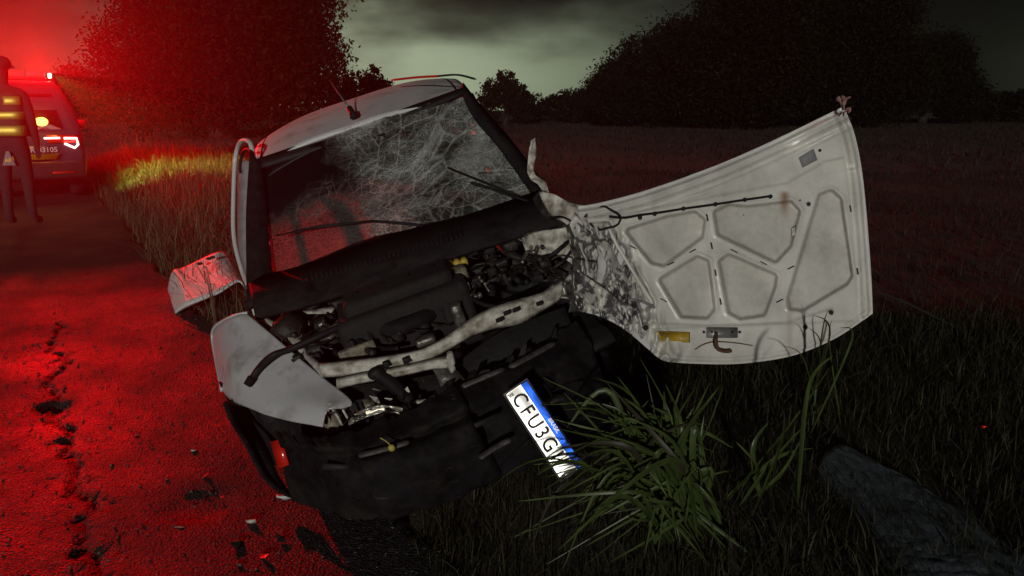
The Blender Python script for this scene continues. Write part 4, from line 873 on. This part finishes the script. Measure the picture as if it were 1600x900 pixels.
# ================================================================== POLICE CAR AND OFFICER
PD = 11.5; ez = math.hypot(*ET); pf = Vector((ET[0], ET[1], 0)).normalized(); pr_ = Vector((pf.y, -pf.x, 0))
pcx = P(34, 312, PD); pbase = Vector((pcx.x, pcx.y, 0)); pz = Vector((0, 0, 1)); PAX = (pr_, pf, pz)
def pw(r, f, z): return pbase + pr_ * r + pf * f + pz * z
pol = root('police_car', pbase, 'dark police car with lit tail lamps and flashing red roof lights on the road', 'police car')
def loft(secs, name, m, parent, n=8):    # sections along f: (f, zlow, zbelt, zroof, half belt, half roof)
    mb = MB(); rings = []
    for (f, zl, zb, zr, hb, hr) in secs:
        half = [(hb * .93, zl), (hb, zl + .12), (hb + .02, (zl + zb) / 2), (hb, zb), ((hb + hr) / 2 + .03, (zb + zr) / 2), (hr, zr - .06), (hr - .08, zr)]
        rings.append([pw(x, f, z) for x, z in half] + [pw(-x, f, z) for x, z in half[::-1]])
    w = len(rings[0]); mb.add([p for r in rings for p in r], [(i * w + j, i * w + (j + 1) % w, (i + 1) * w + (j + 1) % w, (i + 1) * w + j) for i in range(len(rings) - 1) for j in range(w)] + [tuple(range(w))[::-1], tuple((len(rings) - 1) * w + j for j in range(w))])
    return mb.build(name, m, parent)
loft([(0, .42, 1.02, 1.06, .84, .80), (.02, .36, 1.04, 1.50, .90, .76), (.10, .34, 1.05, 1.72, .92, .72), (.35, .32, 1.05, 1.80, .93, .71), (1.0, .30, 1.04, 1.83, .93, .71), (2.0, .30, 1.02, 1.80, .93, .70), (2.6, .30, 1.02, 1.55, .93, .70), (3.1, .30, 1.02, 1.12, .92, .74), (4.2, .32, .92, .98, .88, .72), (4.5, .40, .80, .84, .80, .66)], 'body', 'police_blue', pol)
MB().slab([pw(-.66, -.02, 1.10), pw(.66, -.02, 1.10), pw(.58, .07, 1.62), pw(-.58, .07, 1.62)], .03).build('rear_window', 'window_dark', pol)
MB().box(pw(0, -.06, .50), 1.80, .16, .26, PAX, .05).build('rear_bumper', 'police_dark', pol)
for s_ in (-1, 1):
    tl = MB().slab([pw(s_ * .44, -.03, .90), pw(s_ * .90, -.01, .90), pw(s_ * .90, -.01, 1.02), pw(s_ * .44, -.03, 1.02)], .05).build('tail_light', 'red_lens', pol)
    MB().tube([pw(s_ * .40, -.07, .975), pw(s_ * .61, -.07, .975)], .014, 8).build('light_bar', 'tail_lit', tl)
    MB().tube([pw(s_ * .66, -.07, .97), pw(s_ * .83, -.06, .965), pw(s_ * .84, -.06, .87), pw(s_ * .79, -.06, .82), pw(s_ * .66, -.07, .89)], .016, 8).build('light_ring', 'tail_lit', tl)
    MB().box(pw(s_ * .60, -.15, .46), .30, .02, .035, PAX, .008).build('rear_reflector', 'reflector_red', pol)
    MB().box(pw(s_ * 1.04, 2.4, 1.12), .22, .12, .17, PAX, .05).build('door_mirror', 'police_dark', pol)
    for f in (.95, 3.65):
        c_ = pw(s_ * .80, f, .36); mb = MB(); mb.tube([c_ - pr_ * .11, c_ - pr_ * .10, c_ + pr_ * .10, c_ + pr_ * .11], [.30, .36, .36, .30], 24).build('wheel', 'black_rubber', pol)
bpan = MB().slab([pw(-.42, -.05, .62), pw(.42, -.05, .62), pw(.42, -.05, .86), pw(-.42, -.05, .86)], .02).build('tailgate_panel', 'police_blue', pol)
MB().slab([pw(-.40, -.065, .66), pw(.52, -.065, .66), pw(.58, -.065, .745), pw(-.40, -.065, .745)], .006).build('yellow_stripe', 'police_yellow', pol)
text('fleet_number', 'R-03105', .105, pw(.38, -.07, .80), pr_, pz, 'police_white', pol, .002)
lb = MB().box(pw(0, 1.5, 1.88), 1.16, .26, .05, PAX, .02).build('roof_light_bar', 'police_dark', pol)
for x in (-.44, -.15, .15, .44): MB().box(pw(x, 1.5, 1.955), .25, .24, .09, PAX, .03).build('lamp_lens', 'lamp_red' if x < 0 else 'lamp_red_dim', lb)
al = MB().sphere(pw(.40, -.10, 1.22), .085, .04, .065, PAX, 12, 8).build('warning_strobe', 'lamp_amber', pol)
MB().sphere(pw(-.42, -.10, 1.86), .07, .05, .06, PAX, 12, 8).build('warning_strobe', 'lamp_amber', pol)
def lamp(name, typ, loc, col, power, size=.08, parent=pol, **kw):
    d_ = bpy.data.lights.new(name, typ); d_.energy = power; d_.color = col; d_.shadow_soft_size = size
    for a, b in kw.items(): setattr(d_, a, b)
    o = bpy.data.objects.new(name, d_); COL.objects.link(o); o.location = Vector(loc) - (parent.location if parent else Vector()); o.parent = parent; return o
lamp('red_beacon_light', 'POINT', pw(-.62, 1.5, 2.06), (1, .003, .006), 2400, .10)
lamp('red_beacon_light', 'POINT', pw(.50, 1.5, 2.06), (1, .003, .006), 3700, .10)
av = MB().box(pw(.64, 1.5, 1.93), .05, .16, .08, PAX, .015).build('alley_lamp', 'alley_lit', lb)
o = lamp('alley_light', 'SPOT', pw(.72, 1.5, 1.93), (.70, 1, .18), 2600, .05, spot_size=R(66), spot_blend=.8)
o.rotation_euler = (-(pr_ * 1.0 - pf * .10 - pz * .85)).to_track_quat('Z', 'Y').to_euler()
for s_ in (-1, 1):
    hlp = MB().sphere(pw(s_ * .66, 4.46, .74), .14, .06, .08, PAX, 12, 8).build('headlight', 'tail_lit', pol)

OD = 9.6; ob_ = P(34, 336, OD); ob_ = Vector((ob_.x, ob_.y, 0)); of = Vector((-.12, .99, 0)).normalized(); orr = Vector((of.y, -of.x, 0)); OAX = (orr, of, pz)
per = root('person', ob_, 'person in dark uniform and yellow reflective vest standing by the police car', 'person')
def sk(name, pts, edges, m, parent, rootv=0, sub=2, ax=OAX, o=ob_):
    me = bpy.data.meshes.new(name); me.from_pydata([tuple(o + ax[0] * p[0] + ax[1] * p[1] + ax[2] * p[2] - per.location) for p in pts], edges, []); me.update()
    ob = bpy.data.objects.new(name, me); COL.objects.link(ob); ob.parent = parent; me.materials.append(M[m])
    ob.modifiers.new('skin', 'SKIN').use_smooth_shade = True
    sv = me.skin_vertices[0].data
    for i, p in enumerate(pts): sv[i].radius = (p[3], p[4] if len(p) > 4 else p[3]); sv[i].use_root = (i == rootv)
    s_ = ob.modifiers.new('sub', 'SUBSURF'); s_.levels = s_.render_levels = sub; return ob
pts = [(0, 0, 1.00, .155, .12), (0, .0, 1.18, .15, .11), (0, .01, 1.38, .17, .12), (0, .0, 1.52, .10, .09), (0, .01, 1.60, .058), (0, .02, 1.69, .075, .09), (0, .02, 1.80, .085, .10), (0, .01, 1.87, .055, .065)]
edg = [(i, i + 1) for i in range(7)]
for s_ in (-1, 1):
    b0 = len(pts); pts += [(s_ * .20, 0, 1.49, .075), (s_ * .27, -.02, 1.22, .052), (s_ * .25, .06, .97, .040), (s_ * .245, .08, .91, .032, .02), (s_ * .24, .09, .87, .036, .016)]
    edg += [(3, b0), (b0, b0 + 1), (b0 + 1, b0 + 2), (b0 + 2, b0 + 3), (b0 + 3, b0 + 4)]
    for fi, (dx, L_) in enumerate(((-.024, .07), (-.008, .08), (.008, .075), (.022, .06))):
        c0_ = len(pts); pts += [(s_ * (.24) + dx, .095, .835, .009), (s_ * .24 + dx, .10, .835 - L_ * .55, .008), (s_ * .24 + dx, .095, .835 - L_, .007)]; edg += [(b0 + 4, c0_), (c0_, c0_ + 1), (c0_ + 1, c0_ + 2)]
    c0_ = len(pts); pts += [(s_ * .215, .12, .87, .010), (s_ * .21, .135, .83, .008)]; edg += [(b0 + 3, c0_), (c0_, c0_ + 1)]
    b0 = len(pts); pts += [(s_ * .10, 0, .88, .10, .105), (s_ * .12, .01, .52, .068), (s_ * .13, -.02, .12, .050), (s_ * .135, .02, .05, .05, .045), (s_ * .15, .14, .04, .045, .035)]
    edg += [(0, b0), (b0, b0 + 1), (b0 + 1, b0 + 2), (b0 + 2, b0 + 3), (b0 + 3, b0 + 4)]
bodyo = sk('body', pts, edg, 'uniform', per)
def op(r, f, z): return ob_ + orr * r + of * f + pz * z
def sq(c): return math.copysign(abs(c) ** .55, c)
def ring(z, rx, ry, n=24, a0=0, a1=360): return [op(rx * sq(math.cos(R(a0 + (a1 - a0) * i / n))), .005 + ry * sq(math.sin(R(a0 + (a1 - a0) * i / n))), z) for i in range(n + 1)]
vst = [(1.02, .21, .165), (1.18, .205, .16), (1.36, .225, .165), (1.47, .215, .15), (1.535, .15, .11)]
mb = MB(); rr = [ring(*q) for q in vst]; w = len(rr[0]); mb.add([p for r in rr for p in r], [(j * w + i, j * w + i + 1, (j + 1) * w + i + 1, (j + 1) * w + i) for j in range(len(rr) - 1) for i in range(w - 1)])
vest = mb.build('vest', 'vest', per, solid=.008)
def band(z0, z1, a0, a1, m='vest_strip', e=.010):
    def rad(z):
        for (p, q) in zip(vst[:-1], vst[1:]):
            if p[0] <= z <= q[0]: t = (z - p[0]) / (q[0] - p[0]); return p[1] + (q[1] - p[1]) * t + e, p[2] + (q[2] - p[2]) * t + e
    A = ring(z0, *rad(z0), 12, a0, a1); Bq = ring((z0 + z1) / 2, *rad((z0 + z1) / 2), 12, a0, a1); Cq = ring(z1, *rad(z1), 12, a0, a1)
    mb = MB(); w = 13; mb.add(A + Bq + Cq, [(j * w + i, j * w + i + 1, (j + 1) * w + i + 1, (j + 1) * w + i) for j in range(2) for i in range(12)]); return mb.build('reflective_strip', m, vest, solid=.004)
for (a0, a1) in ((185, 246), (250, 352), (8, 80), (84, 172)): band(1.035, 1.145, a0, a1)
for (a0, a1) in ((190, 246), (250, 350), (10, 170)): band(1.215, 1.30, a0, a1)
for (a0, a1) in ((198, 254), (276, 338), (20, 80), (100, 160)): band(1.375, 1.468, a0, a1)
MB().sphere(op(0, .02, 1.83), .115, .125, .09, OAX, 16, 8).slab([op(-.09, .10, 1.81), op(.09, .10, 1.81), op(.06, .22, 1.79), op(-.06, .22, 1.79)], .012).build('cap', 'uniform', per)
bt = MB().slab([op(-.06, -.13, .70), op(.08, -.13, .70), op(.03, -.13, .86), op(-.0, -.13, .86)], .008).build('leg_badge', 'badge_grey', per, smooth=False)
text('badge_text', 'AP', .06, op(.012, -.137, .755), orr, pz, 'police_yellow', bt, .002)
MB().tube([op(-.30, .02, 1.10), op(-.24, .02, 1.105)], .04, 8).build('sleeve_band', 'vest_strip', per)
per.scale = (1.07, 1.07, 1.07)

# ================================================================== TREES AND SHRUBS
def tree(px, base_py, d, height, lobes, nleaf, leaf, label, name='tree', trunk_r=.22, group='trees beyond the field'):
    b = P(px, base_py, d); b = Vector((b.x, b.y, gz(b.x, b.y) - .05)); t = root(name, b, label, 'tree' if 'tree' in name else 'shrub', group)
    C_ = [Vector((b.x + lx, b.y + ly, b.z + lz)) for lx, ly, lz, *_ in lobes]
    tm = MB(); top = Vector((b.x + .2, b.y, b.z + height * .55)); tm.tube(catmull([b, b + (top - b) * .5 + Vector((.12, .1, 0)), top], 4), [trunk_r * (1 - .065 * i) for i in range(9)], 9)
    for c_ in C_: s_ = b + (top - b) * random.uniform(.35, .9); tm.tube(catmull([s_, (s_ + c_) / 2 + Vector((0, 0, .2)), c_], 4), [trunk_r * .42 * (1 - .09 * i) for i in range(9)], 6)
    tm.build('trunk', 'bark', t)
    tot_ = sum(l[3] * l[4] for l in lobes); Ps = []; 
    for c_, l in zip(C_, lobes):
        n = int(nleaf * l[3] * l[4] / tot_); q = rng.normal(size=(n, 3)); q /= np.linalg.norm(q, axis=1)[:, None]; rad = rng.random(n) ** .42
        # clumps: pull points towards random centres
        cc = rng.normal(size=(max(6, n // 45), 3)); cc /= np.linalg.norm(cc, axis=1)[:, None]; cc *= (rng.random(len(cc)) ** .35)[:, None] * 1.02
        pos = cc[rng.integers(0, len(cc), n)] + rng.normal(size=(n, 3)) * .13
        mixm = rng.random(n) < .30; pos[mixm] = (q * rad[:, None])[mixm]
        Ps.append(pos * np.array([l[3], l[3], l[4]]) + np.array(c_))
    Pn = np.concatenate(Ps); n = len(Pn); ax1 = rng.normal(size=(n, 3)); ax1 /= np.linalg.norm(ax1, axis=1)[:, None]; ax2 = np.cross(ax1, rng.normal(size=(n, 3))); ax2 /= np.linalg.norm(ax2, axis=1)[:, None]
    sz = leaf * rng.uniform(.6, 1.4, n)[:, None]
    Vv = np.stack([Pn - ax1 * sz, Pn - ax2 * sz * .45, Pn + ax1 * sz, Pn + ax2 * sz * .45], 1).reshape(-1, 3)
    fast_mesh('crown', Vv - np.array(tuple(b)), np.arange(4 * n).reshape(n, 4), 'tree_leaf', t, np.repeat(rng.random(n), 4)); return t
random.seed(11)
tree(345, 188, 24, 9.5, [(-2.0, 0, 2.2, 1.7, 1.9), (-.8, .4, 4.4, 2.1, 2.0), (1.0, 0, 3.2, 2.4, 2.6), (2.2, .3, 5.2, 2.0, 2.2), (.6, -.5, 6.4, 2.2, 2.2), (2.6, 0, 2.2, 1.5, 1.8), (-.4, .2, 1.9, 2.4, 1.7), (1.2, .3, 8.4, 2.2, 1.6)], 150000, .075, 'huge dark rounded tree lit red behind the police car and the wreck', trunk_r=.42)
tree(112, 176, 44, 3.6, [(-1.2, 0, 1.5, 1.4, 1.2), (.6, 0, 1.9, 1.7, 1.4), (1.8, 0, 1.3, 1.4, 1.2)], 16000, .10, 'low rounded tree between the police car and the huge dark tree', trunk_r=.2)
tree(582, 180, 30, 3.0, [(-.5, 0, 1.4, .9, 1.0), (.4, 0, 1.2, .8, .9), (.0, .2, 2.0, .5, .5), (-1.2, 0, 1.2, .9, 1.1)], 7000, .09, 'small leafy tree just above the car roof, at the huge tree', trunk_r=.14)
tree(788, 182, 40, 3.2, [(-.3, 0, 1.7, .9, .8), (.5, 0, 1.5, .8, .7), (.1, 0, 2.4, .55, .45), (-.8, .1, 1.0, .7, .8), (.9, 0, .9, .8, .8)], 6500, .10, 'small solitary tree standing against the pale sky', trunk_r=.13)
tree(862, 184, 46, 2.0, [(-1.2, 0, .9, 1.2, .75), (.6, 0, .9, 1.3, .8), (2.2, 0, 1.1, 1.2, .9)], 6500, .11, 'low shrubs right of the solitary tree at the field edge', 'shrub', .08, 'shrubs along the field edge')
tree(925, 184, 42, 2.6, [(-.9, 0, 1.0, 1.0, .9), (.5, 0, 1.4, 1.2, 1.2), (1.5, 0, 1.6, 1.1, 1.3)], 7000, .11, 'taller shrub joining the dark trees at the field edge', 'shrub', .1, 'shrubs along the field edge')
tree(1010, 188, 36, 7, [(-1.6, 0, 1.8, 1.3, 1.4), (-.5, 0, 2.9, 1.4, 1.3), (.8, 0, 2.0, 1.7, 1.7), (1.4, .2, 3.7, 1.6, 1.4), (.2, 0, 1.0, 1.8, 1.0)], 48000, .075, 'dark tree whose ragged side stands against the pale sky', trunk_r=.25)
tree(1150, 190, 34, 9, [(-1.8, 0, 2.4, 1.8, 2.0), (0, 0, 4.6, 2.2, 2.0), (1.6, .3, 2.6, 2.0, 2.2), (1.8, 0, 5.8, 1.8, 1.6), (0, 0, 1.3, 2.4, 1.3)], 60000, .085, 'tall black tree directly above the bonnet', trunk_r=.32)
tree(1320, 192, 36, 9, [(-1.6, 0, 2.6, 1.9, 2.0), (.4, 0, 5.0, 2.3, 2.0), (1.8, 0, 2.4, 1.9, 2.0), (0, .3, 1.4, 2.2, 1.4)], 55000, .085, 'tall black tree above the torn tip of the bonnet', trunk_r=.32)
tree(1440, 194, 42, 6.5, [(-1.3, 0, 2.0, 1.7, 1.7), (.5, 0, 3.1, 1.8, 1.7), (1.7, 0, 1.6, 1.5, 1.5)], 36000, .09, 'rightmost black tree, beside the gap of sky', trunk_r=.25)
tree(1570, 196, 45, 2.2, [(-1.6, 0, .9, 1.4, .9), (.4, 0, 1.0, 1.5, .9), (2.2, 0, .9, 1.3, .9)], 7000, .13, 'low dark shrubs under the gap of sky at the right', 'shrub', .08, 'shrubs along the field edge')

# ================================================================== GRASS
def blades(name, xy, hgt, wid, lean, m, kind=True, zoff=0):
    n = len(xy); x, y = xy[:, 0], xy[:, 1]; z = ground_z(x, y) - .05 + zoff
    a = rng.random(n) * 2 * np.pi; la = rng.random(n) * 2 * np.pi; ln = np.abs(rng.normal(0, lean, n)); h = hgt; dx, dy = np.cos(a) * wid / 2, np.sin(a) * wid / 2
    Vs = []
    for t, wf in ((0, 1), (.45, .85), (.8, .5)):
        ox = np.cos(la) * ln * h * t ** 2; oy = np.sin(la) * ln * h * t ** 2; zz_ = z + h * t * (1 - .25 * ln * t)
        Vs += [np.stack([x + ox - dx * wf, y + oy - dy * wf, zz_], -1), np.stack([x + ox + dx * wf, y + oy + dy * wf, zz_], -1)]
    ox = np.cos(la) * ln * h; oy = np.sin(la) * ln * h; Vs.append(np.stack([x + ox, y + oy, z + h * np.clip(1 - .25 * ln - .12 * ln ** 2, .2, 1)], -1)); Vs.append(Vs[-1] + np.array([.0005, 0, 0]))
    Vv = np.stack(Vs, 1).reshape(-1, 3); b = (np.arange(n) * 8)[:, None]
    Fq = np.concatenate([b + np.array([0, 1, 3, 2]), b + np.array([2, 3, 5, 4]), b + np.array([4, 5, 7, 6])], 1).reshape(-1, 4)
    o = fast_mesh(name, Vv, Fq, m, None, np.repeat(rng.random(n), 8)); o['kind'] = 'stuff'; return o
def scatter(n, x0, x1, y0, y1, keep):
    x = rng.uniform(x0, x1, n); y = rng.uniform(y0, y1, n); k_ = keep(x, y); return np.stack([x, y], -1)[k_]
def free(x, y, smin=.08):
    u, v = invcar(x, y); s_ = edge_s(x, y) + (fbm(x * 2.2, y * 2.2, 3) - .45) * .35
    return (s_ > smin) & ~((np.abs(u) < .72) & (v > -2.1) & (v < 1.25)) & (np.hypot(x, y) > .9)
xy = scatter(60000, -.6, 3.2, .9, 4.2, lambda x, y: free(x, y) & (rng.random(len(x)) < .35 + .9 * fbm(x * 2.5, y * 2.5, 3)))
tag(blades('near_grass', xy, rng.uniform(.04, .17, len(xy)) * (.6 + fbm(xy[:, 0] * 1.5, xy[:, 1] * 1.5, 2)), rng.uniform(.002, .006, len(xy)), .7, 'grass_near'), 'short dark grass on the bank in front of the wreck', 'grass', None, 'stuff')
xy = scatter(90000, -9, 9, 3.8, 13, lambda x, y: free(x, y, .05) & (rng.random(len(x)) < .2 + .9 * fbm(x * 1.2, y * 1.2, 3)))
tag(blades('field_grass', xy, rng.uniform(.04, .17, len(xy)) * (.4 + 1.2 * fbm(xy[:, 0], xy[:, 1], 2)), rng.uniform(.005, .011, len(xy)), .6, 'grass_far'), 'rough dry grass of the field behind the wreck', 'grass', None, 'stuff')
xy = scatter(120000, -26, 40, 12, 60, lambda x, y: (edge_s(x, y) > .3) & (np.abs(x) < y * .8 + 3) & (rng.random(len(x)) < .3 + .8 * fbm(x * .4, y * .4, 3)))
tag(blades('far_field_grass', xy, rng.uniform(.06, .20, len(xy)) * (.5 + 1.1 * fbm(xy[:, 0] * .5, xy[:, 1] * .5, 2)), rng.uniform(.015, .04, len(xy)), .6, 'grass_far'), 'far dim grass of the field up to the trees', 'grass', None, 'stuff')
# tall weeds on the verge between police car and wreck
def weeds(x, y): s_ = edge_s(x, y); return (s_ > -.16 + .30 * fbm(x * 1.5, y * 1.5, 2)) & (s_ < 2.6) & (x > -12) & (y > 4.6) & free(x, y, -.2) & (rng.random(len(x)) < .30 + 1.1 * fbm(x * 1.1 + 5, y * 1.1, 3) * (1.3 - s_ * .3))
xy = scatter(80000, -12, 0, 4.6, 19, weeds)
tag(blades('verge_weeds', xy, rng.uniform(.15, .55, len(xy)) * (.4 + 1.2 * fbm(xy[:, 0] * .9, xy[:, 1] * .9, 2)), rng.uniform(.004, .010, len(xy)), .75, 'grass_dry'), 'tall dry weeds on the verge between wreck and police car', 'weeds', None, 'stuff')

def clump(name, base, leaves, label, group=None):
    t = root(name, base, label, 'plant', group)
    for (tip, mid, wd) in leaves:
        b = base + Vector((random.gauss(0, .07), random.gauss(0, .07), -.02)); mid = mid + Vector((random.gauss(0, .03), random.gauss(0, .03), random.gauss(0, .03))); pa = catmull([b, mid, tip], 7); m_ = len(pa)
        mb = MB(); vs = []; fold_ = random.uniform(.2, .5)
        view = Vector((0, 0, H)) ; twist = random.uniform(-.9, .9)
        for i, p in enumerate(pa):
            f = i / (m_ - 1); tg_ = (pa[min(i + 1, m_ - 1)] - pa[max(i - 1, 0)]).normalized(); sd_ = tg_.cross((p - view).normalized())
            sd_ = (sd_.normalized() * math.cos(twist) + tg_.cross(sd_).normalized() * math.sin(twist)).normalized(); nn = sd_.cross(tg_)
            ww = wd * (.45 + .55 * smooth(f * 4)) * (1 - f ** 2.5) + .0006
            vs += [p - sd_ * ww, p + nn * ww * fold_, p + sd_ * ww]
        mb.add(vs, [q for i in range(m_ - 1) for q in ((3 * i, 3 * i + 1, 3 * i + 4, 3 * i + 3), (3 * i + 1, 3 * i + 2, 3 * i + 5, 3 * i + 4))])
        o = mb.build('leaf', 'dry_leaf' if random.random() < .08 else 'long_leaf', t); attr(o, 'tint', [random.uniform(.15, 1) * (.5 + .5 * (j // 3) / m_) for j in range(len(vs))])
    return t
random.seed(5)
def pxleaf(tip, mid, wd, d, dj=.08): return (P(*tip, d + random.uniform(-dj, dj)), P(*mid, d + random.uniform(-dj, dj)), wd)
b1 = ghit(1075, 815); d1 = depth(b1)
L1 = [((848, 590), (985, 650)), ((885, 668), (985, 640)), ((870, 700), (980, 690)), ((760, 768), (900, 735)), ((828, 860), (900, 760)), ((852, 632), (955, 640)), ((930, 590), (1010, 650)), ((965, 588), (1030, 660)), ((1000, 560), (1045, 660)), ((1058, 640), (1075, 700)),
      ((890, 725), (985, 715)), ((905, 790), (980, 745)), ((1010, 585), (1050, 680)), ((945, 612), (1020, 680)), ((880, 640), (990, 660)), ((1040, 600), (1062, 700)), ((980, 640), (1040, 720)), ((915, 820), (990, 770)), ((1140, 735), (1110, 770)), ((1100, 650), (1085, 720)), ((960, 700), (1020, 730)), ((855, 745), (960, 725)), ((940, 660), (1020, 700)), ((1020, 640), (1050, 720))]
L1 += [((random.uniform(840, 1120), random.uniform(600, 800)), (random.uniform(990, 1070), random.uniform(650, 740))) for _ in range(40)]
L1 += [((838, 742), (930, 722)), ((846, 768), (940, 738)), ((834, 726), (925, 708)), ((866, 722), (945, 706))]
L1 += [((random.uniform(800, 1130), random.uniform(760, 905)), (random.uniform(960, 1090), random.uniform(715, 790))) for _ in range(34)] + [((random.uniform(930, 1150), random.uniform(590, 700)), (random.uniform(1030, 1090), random.uniform(660, 740))) for _ in range(20)]
clump('long_grass_clump', b1, [pxleaf(t, m_, random.choice((.0035, .005, .0065, .008, .0105)), d1 - .15) for t, m_ in L1], 'large clump of long arching grass blades before the number plate')
b2 = ghit(1175, 780); d2 = depth(b2)
L2 = [((1302, 555), (1240, 650)), ((1296, 575), (1235, 660)), ((1262, 660), (1215, 710)), ((1250, 690), (1212, 722)), ((1150, 690), (1168, 735)), ((1225, 640), (1205, 700)), ((1200, 660), (1190, 720)), ((1270, 700), (1220, 735))]
clump('grass_stalk_clump', b2, [pxleaf(t, m_, random.uniform(.005, .010), d2 - .05) for t, m_ in L2], 'narrow grass clump with one long leaning stalk below the bonnet')
b3 = P(1285, 560, 3.05); b3.z = gz(b3.x, b3.y)
L3 = [((1272, 492), (1280, 530)), ((1293, 486), (1289, 525)), ((1264, 512), (1276, 540)), ((1312, 512), (1298, 535)), ((1222, 540), (1250, 556)), ((1300, 500), (1292, 530))]
clump('grass_tuft', b3, [pxleaf(t, m_, random.uniform(.002, .0045), 3.05) for t, m_ in L3], 'dark grass tuft overlapping the lower edge of the bonnet')
sb = ghit(1490, 510); MBs = MB().tube(catmull([P(1370, 455, depth(sb) - .2), P(1420, 475, depth(sb) - .1), sb]), [.006] * 12 + [.008], 6)
tag(MBs.build('dry_stick', 'bark', None), 'thin dry stick slanting from the grass beside the bonnet', 'stick')
# loose gravel and glass on the road
def bits(name, n, area, s0, s1, m, label, cat):
    x, y = area(n); z = np.interp(np.zeros(len(x)), [0, 1], [0, 1]) - .022 + .0; n = len(x); Vv = []; Fq = []
    for i in range(n):
        s_ = random.uniform(s0, s1); r_ = [(random.uniform(-1, 1) * s_, random.uniform(-1, 1) * s_, random.uniform(-.4, .9) * s_) for _ in range(4)]
        o = len(Vv); Vv += [(x[i] + a * 1, y[i] + b, z[i] + c_) for a, b, c_ in r_]; Fq += [(o, o + 1, o + 2), (o, o + 2, o + 3), (o, o + 3, o + 1), (o + 1, o + 3, o + 2)]
    o = fast_mesh(name, np.array(Vv), np.array(Fq), m); tag(o, label, cat, None, 'stuff'); return o
def on_road(n):
    x = rng.uniform(-3.6, .4, n); y = rng.uniform(1.4, 7, n); k_ = (edge_s(x, y) < .1) & (edge_s(x, y) > -2.9); return x[k_], y[k_]
bits('gravel', 5200, on_road, .004, .013, 'stone', 'loose gravel strewn over the cracked asphalt', 'gravel')
bits('broken_glass', 1200, on_road, .002, .006, 'glass_bits', 'tiny broken glass crumbs glinting on the asphalt', 'broken glass')

# ================================================================== HAZE
k = NT('haze'); k.t.nodes.remove(k.b); pv = k.n('ShaderNodeVolumePrincipled'); pv.inputs['Color'].default_value = (.9, .9, .9, 1); pv.inputs['Density'].default_value = .0021; pv.inputs['Anisotropy'].default_value = .8  # scattering volume added for the red veiling glow round the lamps
k.m.cycles.homogeneous_volume = True; k.m.cycles.volume_sampling = 'EQUIANGULAR'; k.l(pv.outputs[0], k.out.inputs['Volume']); M['haze'] = k.m
hz = MB().add([(x, y, z) for z in (-1.5, 14) for x, y in ((-95, -22), (95, -22), (95, 112), (-95, 112))], [(3, 2, 1, 0), (4, 5, 6, 7), (0, 1, 5, 4), (1, 2, 6, 5), (2, 3, 7, 6), (3, 0, 4, 7)]).build('haze', 'haze', None, smooth=False)
tag(hz, 'thin haze added to spread the red glow of the police lights', 'haze', None, 'stuff')
